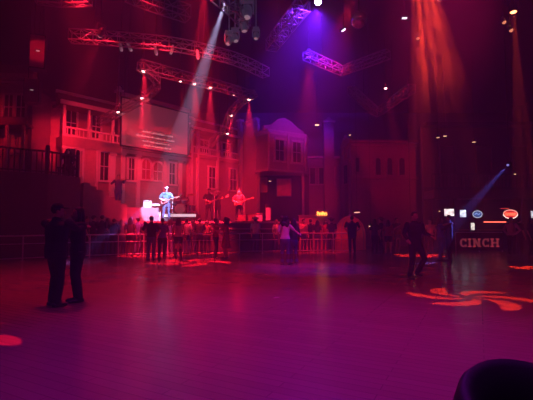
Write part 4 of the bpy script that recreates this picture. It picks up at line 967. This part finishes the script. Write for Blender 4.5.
# --- behind the fence, left to right
C_ = [
    (86, 120, 'black', 'dark watcher furthest left behind the fence near the deck', dict(H=1.80, top='charcoal', pose='stand')),
    (93.5, 150, 'black', 'second dark watcher from the left behind the fence', dict(H=1.84, hat='cap', pose='drink')),
    (101, 160, 'black', 'tall dark watcher behind the fence left of the violinist riser', dict(H=1.86, top='charcoal', pose='lean', wide=1.15)),
    (108, 175, 'brown', 'watcher in brown behind the fence below the violinist', dict(H=1.74, top='brown', hairstyle='long', sex='f', hair='brown')),
    (114, 190, 'black', 'dark haired watcher behind the fence just right of the violinist', dict(H=1.70, top='black', pose='phone')),
    (122, 170, 'grey', 'watcher in grey behind the fence below the pale riser', dict(H=1.68, top='grey', hairstyle='long', sex='f', hair='blond')),
    (130.5, 180, 'black', 'long haired watcher behind the fence under the riser front', dict(H=1.76, top='charcoal', hairstyle='long', sex='f')),
    (138, 178, 'blue', 'watcher in blue behind the fence left of the white amplifiers', dict(H=1.78, top='blue')),
    (145, 184, 'black', 'short dark watcher behind the fence before the white amplifiers', dict(H=1.58, top='black', hairstyle='bun', sex='f')),
    (170, 182, 'blue', 'watcher in blue behind the fence under the singer', dict(H=1.70, top='teal', hairstyle='long', sex='f')),
    (186.5, 176, 'white', 'watcher in white behind the fence below the drums', dict(H=1.72, top='white', hairstyle='short')),
    (193, 182, 'charcoal', 'dark watcher behind the fence below the right end of the drums', dict(H=1.70, top='charcoal', hairstyle='long', sex='f')),
    (199.5, 178, 'black', 'watcher in black behind the fence under the bass player', dict(H=1.74, top='black', pose='lean')),
    (207, 188, 'black', 'dark watcher leaning on the fence left of the hugging pair', dict(H=1.66, top='brown', pose='lean', hairstyle='pony', sex='f')),
    (255.5, 150, 'white', 'lone watcher in white shirt and hat behind the fence under the guitarist', dict(H=1.78, top='white', hat='cowboy', hat_m=CL['white'])),
    (276.5, 40, 'white', 'watcher in pale shirt behind the fence left of the curly haired woman', dict(H=1.70, top='white', sex='f', hairstyle='long', hair='blond')),
    (303.5, 30, 'pink', 'watcher in pink behind the fence right of the walking couple', dict(H=1.72, top='pink', pose='drink')),
    (310.5, 200, 'black', 'dark watcher behind the fence left of the yellow neon', dict(H=1.72, top='black', bottom='black')),
    (317.5, 150, 'charcoal', 'dark watcher behind the fence directly under the yellow neon', dict(H=1.66, top='charcoal', sex='f', hairstyle='long')),
    (325.5, 10, 'red', 'watcher in red behind the fence right of the yellow neon', dict(H=1.68, top='red', sex='f', hairstyle='long', pose='hips')),
    (331.5, 190, 'black', 'dark watcher in a hat behind the fence left of the red tent', dict(H=1.76, top='black', hat='cowboy', hat_m=CL['black'])),
]
for q_, (px, f, bt, lab, kw) in enumerate(C_):
    crowd(px, f, lab, back=.58 + .42 * (q_ % 2), bottom=kw.pop('bottom', 'denim' if bt != 'black' else 'black'), group=None, **kw)
floor_person(352, 20.1, 185, 'big man in black at the right end of the fence before the red tent', H=1.86, top='black', bottom='black', wide=1.3, pose='hips')
# --- loose crowd in front of the bar
floor_person(374.5, 19.5, 130, 'dark figure right of the red tent, leftmost of the bar crowd', H=1.70, top='charcoal', bottom='black', hairstyle='long', sex='f')
floor_person(381, 20.3, -120, 'dark figure in a hat talking at the left of the bar crowd', H=1.76, top='black', bottom='black', hat='cowboy', hat_m=CL['brown'])
floor_person(388, 19.2, 160, 'figure in dark red with bare legs in the bar crowd', H=1.66, top='red', bottom='black', sex='f', hairstyle='long', legwear='shorts')
floor_person(396.5, 19.9, 20, 'figure in brown behind the dancing man, left side', H=1.76, top='brown', bottom='denim', pose='drink')
floor_person(430, 19.6, -40, 'figure in pink shirt left of the blue lit couple, further back', H=1.70, top='pink', bottom='black', pose='drink', sex='f', hairstyle='pony')
floor_person(511, 18.4, -60, 'figure in pale shirt right of the banner under the red oval sign', H=1.76, top='pink', bottom='black', sleeve='long', pose='hips')
floor_person(519, 18.9, 100, 'dark figure beside the pale shirted one right of the banner', H=1.72, top='black', bottom='black')
floor_person(530, 17.9, 40, 'dark figure cut by the right edge of the picture', H=1.70, top='charcoal', bottom='black', sex='f', hairstyle='long')

# --- the band
def on(px, Y, z=ZS): return (at_x(px, Y), Y, z)
SPX, SY = 166, 21.3
person(on(SPX, SY), 12, 'singer in a blue T-shirt under the white spotlight playing guitar', H=1.80, pose='guitar', top='teal', bottom='denim', hat='cap', hat_m=CL['white'], skin=mat('fair_skin', (.75, .52, .42), .5, var=.06), vox=.01)
person(on(239, 22.9), 8, 'long haired guitarist at the right of the stage in red light', H=1.78, pose='guitar', top='red', bottom='black', hair='blond', hairstyle='long', vox=.01)
person(on(209, 22.4), 20, 'bass player in black between drums and guitarist', H=1.82, pose='guitar', top='black', bottom='black', hat='cap', vox=.01)
person(on(217.5, 24.3), -10, 'back musician in a pale hat behind the bass player', H=1.84, pose='violin', top='charcoal', bottom='black', hat='cowboy', hat_m=CL['white'])
vy = 21.35; person(on(117.5, vy, ZR), 25, 'fiddle player in blue standing on the riser at stage left', H=1.76, pose='violin', top='blue', bottom='blue', sleeve='long')
def guitar(base, face, label, body, ln=1.0, tilt=.32, k=1.0):
    g = empty('electric_guitar', base, label, 'guitar', math.radians(face))
    M4 = Matrix.Translation((-.10, -.215, 1.06)) @ Matrix.Rotation(-tilt, 4, 'Y') @ Matrix.Scale(k, 4)
    pts = []
    for q in range(28):
        an = 2 * PI * q / 28; r = .165 * (1 + .18 * math.cos(2 * an) + .10 * math.cos(3 * an + .5)); pts.append((r * math.cos(an), r * .82 * math.sin(an)))
    MB().prism(pts, -.022, .022, M4).build('body', body, g, False)
    MB().box((.45, -.01, 0), (.60 * ln, .02, .052), 0, M4).box((.45, -.022, 0), (.60 * ln, .008, .044), 0, M4).build('neck', mat('maple_neck', (.55, .34, .18), .4), g)
    h = MB().prism([(.74 * ln, -.03), (.90 * ln, -.045), (.92 * ln, .03), (.78 * ln, .05)], -.015, .01, M4)
    for q in range(3): h.tube(M4 @ V(((.78 + .045 * q) * ln, -.005, .04)), M4 @ V(((.78 + .045 * q) * ln, -.005, .075)), .008, 6)
    h.build('headstock', mat('maple_neck', (.55, .34, .18), .4), g)
    MB().box((.03, -.03, 0), (.03, .016, .075), 0, M4).box((-.03, -.03, 0), (.03, .016, .075), 0, M4).box((-.09, -.028, 0), (.03, .012, .09), 0, M4).build('pickups', M_BLACKMETAL, g)
    MB().path([M4 @ V((-.15, .02, .02)), V((-.20, -.02, 1.30)), V((-.06, .02, 1.47)), V((.10, .12, 1.42)), V((.20, -.02, 1.26)), M4 @ V((.22, .0, .05))], .012, 6).build('strap', CL['black'], g)
    return g
guitar(on(SPX, SY), 12, 'pale red electric guitar held by the spotlit singer', mat('guitar_red_white', (.8, .22, .2), .3, coat=.5), k=1.08)
guitar(on(239, 22.9), 8, 'orange red electric guitar held by the long haired guitarist', mat('guitar_orange', (.85, .25, .1), .3, coat=.5), k=1.08)
guitar(on(209, 22.4), 20, 'dark long necked bass guitar held by the bass player', mat('bass_brown', (.25, .09, .05), .3, coat=.5), ln=1.3, k=1.05)
def fiddle(base, face, label):
    f = empty('fiddle', base, label, 'fiddle', math.radians(face))
    M4 = Matrix.Translation((.20, -.30, 1.46)) @ Matrix.Rotation(-.9, 4, 'Z')
    MB().prism([(.17 * math.cos(2 * PI * q / 20), 0.098 * math.sin(2 * PI * q / 20) * (1 - .28 * math.exp(-((math.cos(2 * PI * q / 20)) / .3) ** 2))) for q in range(20)], -.02, .02, M4 @ Matrix.Rotation(PI / 2, 4, 'X')).build('body', mat('violin_wood', (.40, .14, .05), .3, coat=.5), f)
    MB().box((.27, 0, .012), (.24, .026, .02), 0, M4).ball(M4 @ V((.40, 0, .01)), .02).build('neck', M_BLACKMETAL, f)
    MB().tube((-.14, -.42, 1.34), (.34, -.26, 1.62), .006, 6).build('bow', mat('violin_wood', (.40, .14, .05), .3), f)
fiddle(on(117.5, vy, ZR), 25, 'fiddle with bow held by the player on the riser')
fiddle(on(217.5, 24.3), -10, 'fiddle held by the back musician in the pale hat')
# amplifiers and gear
def amp(px0, px1, py0, py1, Y, label, shell, z=None):
    x0, x1 = at_x(px0, Y), at_x(px1, Y); zb_ = at(0, py1, Y).z if z is None else z; h = (py1 - py0) / 400 * Y; w = x1 - x0
    t = empty('guitar_amplifier', ((x0 + x1) / 2, Y, zb_), label, 'amplifier')
    MB().box((0, 0, h / 2), (w, .36, h)).bevel(.02).build('cabinet', shell, t)
    MB().box((0, -.185, h * .44), (w * .86, .02, h * .74)).build('grille', mat('amp_grille', (.45, .47, .46), .8), t)
    k_ = MB().box((0, -.185, h * .90), (w * .86, .02, h * .12))
    for q in range(4): k_.tube((-w * .3 + w * .2 * q, -.19, h * .9), (-w * .3 + w * .2 * q, -.215, h * .9), .018, 8)
    k_.build('control_panel', M_BLACKMETAL, t)
    MB().tube((-w * .15, 0, h), (-w * .15, 0, h + .03), .012).tube((w * .15, 0, h), (w * .15, 0, h + .03), .012).tube((-w * .15, 0, h + .03), (w * .15, 0, h + .03), .014).build('handle', M_BLACKMETAL, t)
    return zb_ + h
M_AMPW = mat('white_tolex', (.85, .84, .80), .6)
z_ = amp(143.5, 151, 209, 220, 21.5, 'lower white amplifier of the spotlit stack left of the singer', M_AMPW, ZS)
amp(144, 150.5, 199, 208, 21.5, 'upper white amplifier of the spotlit stack left of the singer', M_AMPW, z_ + .035)
amp(154.5, 161.5, 209, 220, 21.6, 'tan amplifier between the white stack and the singer', mat('tan_tolex', (.62, .36, .26), .6), ZS)
for px, lab in ((243, 'left red lit wedge monitor by the guitarist'), (251, 'middle red lit wedge monitor by the guitarist')):
    t = empty('wedge_monitor', (at_x(px, 22.35), 22.35, ZS), lab, 'speaker')
    MB().prism([(-.18, 0), (.18, 0), (.18, .12), (-.05, .36), (-.18, .36)], -.28, .28, Matrix.Rotation(PI / 2, 4, 'Z')).build('cabinet', mat('wedge_red_lit', (.5, .2, .18), .6), t)  # red stage light is put into the cabinet colour
    MB().box((0, -.075, .25), (.5, .02, .28), 0, Matrix.Translation((0, -.0, 0))).build('grille', M_DARK, t)
amp(265.5, 271, 203, 220, 23.6, 'tall speaker cabinet at the right end of the stage', M_DARK, ZS)
amp(255.5, 262.5, 212, 220, 23.2, 'small amplifier behind the wedge monitors', mat('amp_red', (.45, .15, .14), .7), ZS)
# drum riser and kit
DX, DY = at_x(182.5, 24.2), 24.2
struct(MB().box((DX, DY, ZS + .22), (1.9, 1.7, .44)).build('drum_riser', M_STAGE))
struct(MB().box((DX, DY - .87, ZS + .36), (1.9, .05, .16)).build('trim_3', mat('riser_edge_glow', (.9, .88, .88), .5, emit=(1, .7, .85), es=.9)))  # white edge glows in place of light striking it
ZK = ZS + .44
M_SHELL = mat('drum_shell', (.14, .16, .35), .25, .3, coat=.6); M_HEAD = mat('drum_head', (.72, .66, .72), .5); M_CYM = mat('cymbal_bronze', (.7, .5, .25), .3, .9)
def drum(c, r, ln, axis, label, legs, name='drum'):
    t = empty(name, c, label, 'drum'); Q = V(axis).to_track_quat('Z', 'Y').to_matrix().to_4x4()
    MB().lathe([(r, -ln / 2), (r, ln / 2)], 26, Q).build('shell', M_SHELL, t, False)
    MB().lathe([(r * .95, 0), (r * .95, .012)], 26, Q @ Matrix.Translation((0, 0, ln / 2))).build('head', M_HEAD, t)
    for z in (-ln / 2, ln / 2): MB().lathe([(r, z - .015), (r + .018, z - .015), (r + .018, z + .015), (r, z + .015)], 26, Q).build('hoop', M_STEEL, t)
    for lx, ly in legs: MB().tube((lx * .6, ly * .6, -r * .3 if abs(axis[1]) > .5 else -ln / 2), (lx, ly, ZK - c[2]), .014).build('leg', M_STEEL, t)
drum((DX - .05, DY - .35, ZK + .30), .29, .40, (0, -1, .0), 'bass drum at the front of the kit', ((-.32, -.1), (.32, -.1)), 'bass_drum')
drum((DX - .22, DY - .28, ZK + .76), .16, .22, (0, -.35, 1), 'left rack tom on the bass drum', ((.1, .0),), 'tom_drum')
drum((DX + .18, DY - .28, ZK + .76), .17, .23, (0, -.35, 1), 'right rack tom on the bass drum', ((-.1, .0),), 'tom_drum')
drum((DX + .58, DY - .05, ZK + .36), .21, .38, (0, 0, 1), 'floor tom at the right of the kit', ((.2, .1), (-.2, .1), (0, -.2)), 'floor_tom')
drum((DX - .5, DY + .1, ZK + .58), .18, .15, (0, -.1, 1), 'snare drum at the left of the kit', ((.2, .1), (-.2, .1), (0, -.2)), 'snare_drum')
def cymbal(x, y, z, r, tl, label):
    t = empty('cymbal_stand', (x, y, ZK), label, 'cymbal'); h = z - ZK
    MB().lathe([(r, 0), (r * .3, .015), (.05, .03), (.02, .045)], 24, Matrix.Translation((0, 0, h)) @ Matrix.Rotation(tl, 4, 'X')).build('cymbal', M_CYM, t, True)
    MB().tube((0, 0, .1), (0, 0, h), .012).build('stand', M_STEEL, t)
    for k in range(3): MB().tube((0, 0, .3), (.2 * math.cos(k * 2.1), .2 * math.sin(k * 2.1), 0), .01).build('leg', M_STEEL, t)
cymbal(DX - .62, DY - .4, ZK + 1.12, .23, .3, 'crash cymbal at the left of the kit'); cymbal(DX + .62, DY - .4, ZK + 1.15, .25, .35, 'ride cymbal at the right of the kit'); cymbal(DX - .78, DY + .05, ZK + .85, .17, 0, 'low hi-hat cymbal at the far left of the kit')
t = empty('drum_stool', (DX, DY + .38, ZK), 'round drum stool behind the kit', 'stool')
MB().lathe([(.16, .44), (.17, .48), (.14, .52)], 18).build('seat', M_DARK, t); MB().tube((0, 0, .2), (0, 0, .44), .02).build('stem', M_STEEL, t)
for k in range(3): MB().tube((0, 0, .24), (.22 * math.cos(k * 2.1), .22 * math.sin(k * 2.1), 0), .012).build('leg', M_STEEL, t)
person((DX, DY + .36, ZK - .36), 0, 'drummer in grey seated behind the drum kit', H=1.70, pose='drum', top='grey', bottom='black', hairstyle='short')
def mic(px, Y, label, h=1.5, z=ZS, boom=(-.3, -.1)):
    t = empty('microphone_stand', on(px, Y, z), label, 'microphone')
    MB().lathe([(.15, 0), (.15, .02), (.03, .03)], 18).build('base', M_BLACKMETAL, t)
    MB().tube((0, 0, .02), (0, 0, h - .15), .011).tube((0, 0, h - .16), (boom[0], boom[1], h), .009).build('pole', M_STEEL, t)
    e = V((boom[0], boom[1], h)); MB().tube(e, e + V((boom[0], boom[1], .02)).normalized() * .12, .016).ball(e + V((boom[0], boom[1], .02)).normalized() * .14, .03).build('microphone', M_BLACKMETAL, t)
mic(172, 20.95, 'microphone stand with boom in front of the singer', 1.58, boom=(-.22, .02)); mic(244, 22.3, 'microphone stand in front of the long haired guitarist', 1.55, boom=(-.2, .05)); mic(214, 22.0, 'microphone stand in front of the bass player', 1.6, boom=(-.2, .05))
# keyboard by the amplifiers
t = empty('keyboard', on(157.5, 22.4), 'white lit keyboard on a stand behind the singer', 'keyboard')
MB().box((0, 0, .92), (.9, .3, .09)).build('case', mat('keyboard_case', (.7, .7, .72), .4), t); MB().box((0, -.05, .97), (.84, .16, .02)).build('keys', mat('ivory_keys', (.85, .83, .8), .3), t)
for s in (-1, 1): MB().tube((s * .38, 0, 0), (-s * .38, .0, .88), .018).build('leg', M_BLACKMETAL, t)
# watcher on the deck, leaning on the railing
bx0 = at_x(65, 18.3)
t = empty('bench', (bx0, 18.42, ZD), 'low dark bench on the raised deck behind the railing', 'bench', math.radians(20))
MB().box((0, 0, .42), (.9, .36, .06)).build('seat', M_DARK, t)
for q in (-.38, .38): MB().box((q, 0, .2), (.07, .3, .4)).build('leg', M_DARK, t)
person((bx0, 18.40, ZD - .37), 20, 'dark person seated behind the railing on the raised deck', H=1.66, pose='sit', top='black', bottom='black', hairstyle='big', sex='f', wide=1.3)
bpy.data.scenes.remove(FUSE)

# ------------------------------------------------------------------ haze
w = bpy.data.worlds.new('hall_air'); S.world = w; w.use_nodes = True; nt = w.node_tree
for n in list(nt.nodes): nt.nodes.remove(n)
out = nt.nodes.new('ShaderNodeOutputWorld'); bg = nt.nodes.new('ShaderNodeBackground'); bg.inputs['Color'].default_value = (0, 0, 0, 1)
vs = nt.nodes.new('ShaderNodeVolumeScatter'); vs.inputs['Density'].default_value = .0145; vs.inputs['Anisotropy'].default_value = .15
# a drifting puff of haze that the orange beam crosses
def puff(C0, R, dens, label):
    o = MB().ball((0, 0, 0), R, 20, 14).build('haze_cloud', None or bpy.data.materials.new('haze_puff'), None, True, C0)
    tag(o, label, 'haze', kind='stuff'); m = o.data.materials[0]; m.use_nodes = True; t = m.node_tree
    for n in list(t.nodes): t.nodes.remove(n)
    N = t.nodes.new; L = t.links.new
    ou = N('ShaderNodeOutputMaterial'); v = N('ShaderNodeVolumeScatter'); tc = N('ShaderNodeTexCoord'); g = N('ShaderNodeVectorMath'); g.operation = 'LENGTH'
    sc_ = N('ShaderNodeVectorMath'); sc_.operation = 'DIVIDE'; sc_.inputs[1].default_value = R
    L(tc.outputs['Object'], sc_.inputs[0]); L(sc_.outputs[0], g.inputs[0])
    no = N('ShaderNodeTexNoise'); no.inputs['Scale'].default_value = 1.6; no.inputs['Detail'].default_value = 3; L(tc.outputs['Object'], no.inputs['Vector'])
    mr = N('ShaderNodeMapRange'); mr.inputs['From Min'].default_value = 1; mr.inputs['From Max'].default_value = .55; mr.inputs['To Max'].default_value = dens * 2; L(g.outputs['Value'], mr.inputs['Value'])
    n2 = N('ShaderNodeMapRange'); n2.inputs['From Min'].default_value = .3; n2.inputs['From Max'].default_value = .7; n2.inputs['To Min'].default_value = .35; L(no.outputs['Fac'], n2.inputs['Value'])
    mu = N('ShaderNodeMath'); mu.operation = 'MULTIPLY'; L(mr.outputs[0], mu.inputs[0]); L(n2.outputs[0], mu.inputs[1]); L(mu.outputs[0], v.inputs['Density'])
    L(v.outputs[0], ou.inputs['Volume'])
puff(at(440, 28, 8.6), (1.35, 1.2, 2.1), .14, 'orange lit drifting haze hanging below the ceiling at upper right')
nt.links.new(bg.outputs[0], out.inputs['Surface']); nt.links.new(vs.outputs[0], out.inputs['Volume'])

# repeats of a kind share a group
GROUPS = {'par_can': 'stage lamps hung in the rig', 'moving_head_lamp': 'moving head lamps in the rig', 'lighting_truss': 'lighting trusses under the ceiling', 'pendant_lamp': 'small glowing pendant lamps', 'neon_sign': 'neon signs', 'light_box_sign': 'lit box signs over the bar', 'line_array_speaker': 'hung speakers', 'guitar_amplifier': 'amplifiers on the stage', 'electric_guitar': 'guitars of the band', 'microphone_stand': 'microphone stands on the stage', 'cymbal_stand': 'cymbals of the drum kit', 'tom_drum': 'rack toms', 'wedge_monitor': 'wedge monitors', 'framed_poster': 'posters under the bay', 'strip_lamp': 'strip lamps', 'fiddle': 'fiddles of the band', 'neon_strip': 'neon strips over the bar'}
for o in list(S.objects):
    if o.parent or 'label' not in o or 'group' in o: continue
    n = o.name.split('.')[0]
    if n in GROUPS: o['group'] = GROUPS[n]
    elif n == 'person':
        l = o['label']
        if 'behind the fence' in l: o['group'] = 'watchers behind the fence'
        elif 'bar crowd' in l or 'banner' in l and 'couple' not in l: o['group'] = 'loose crowd before the bar'
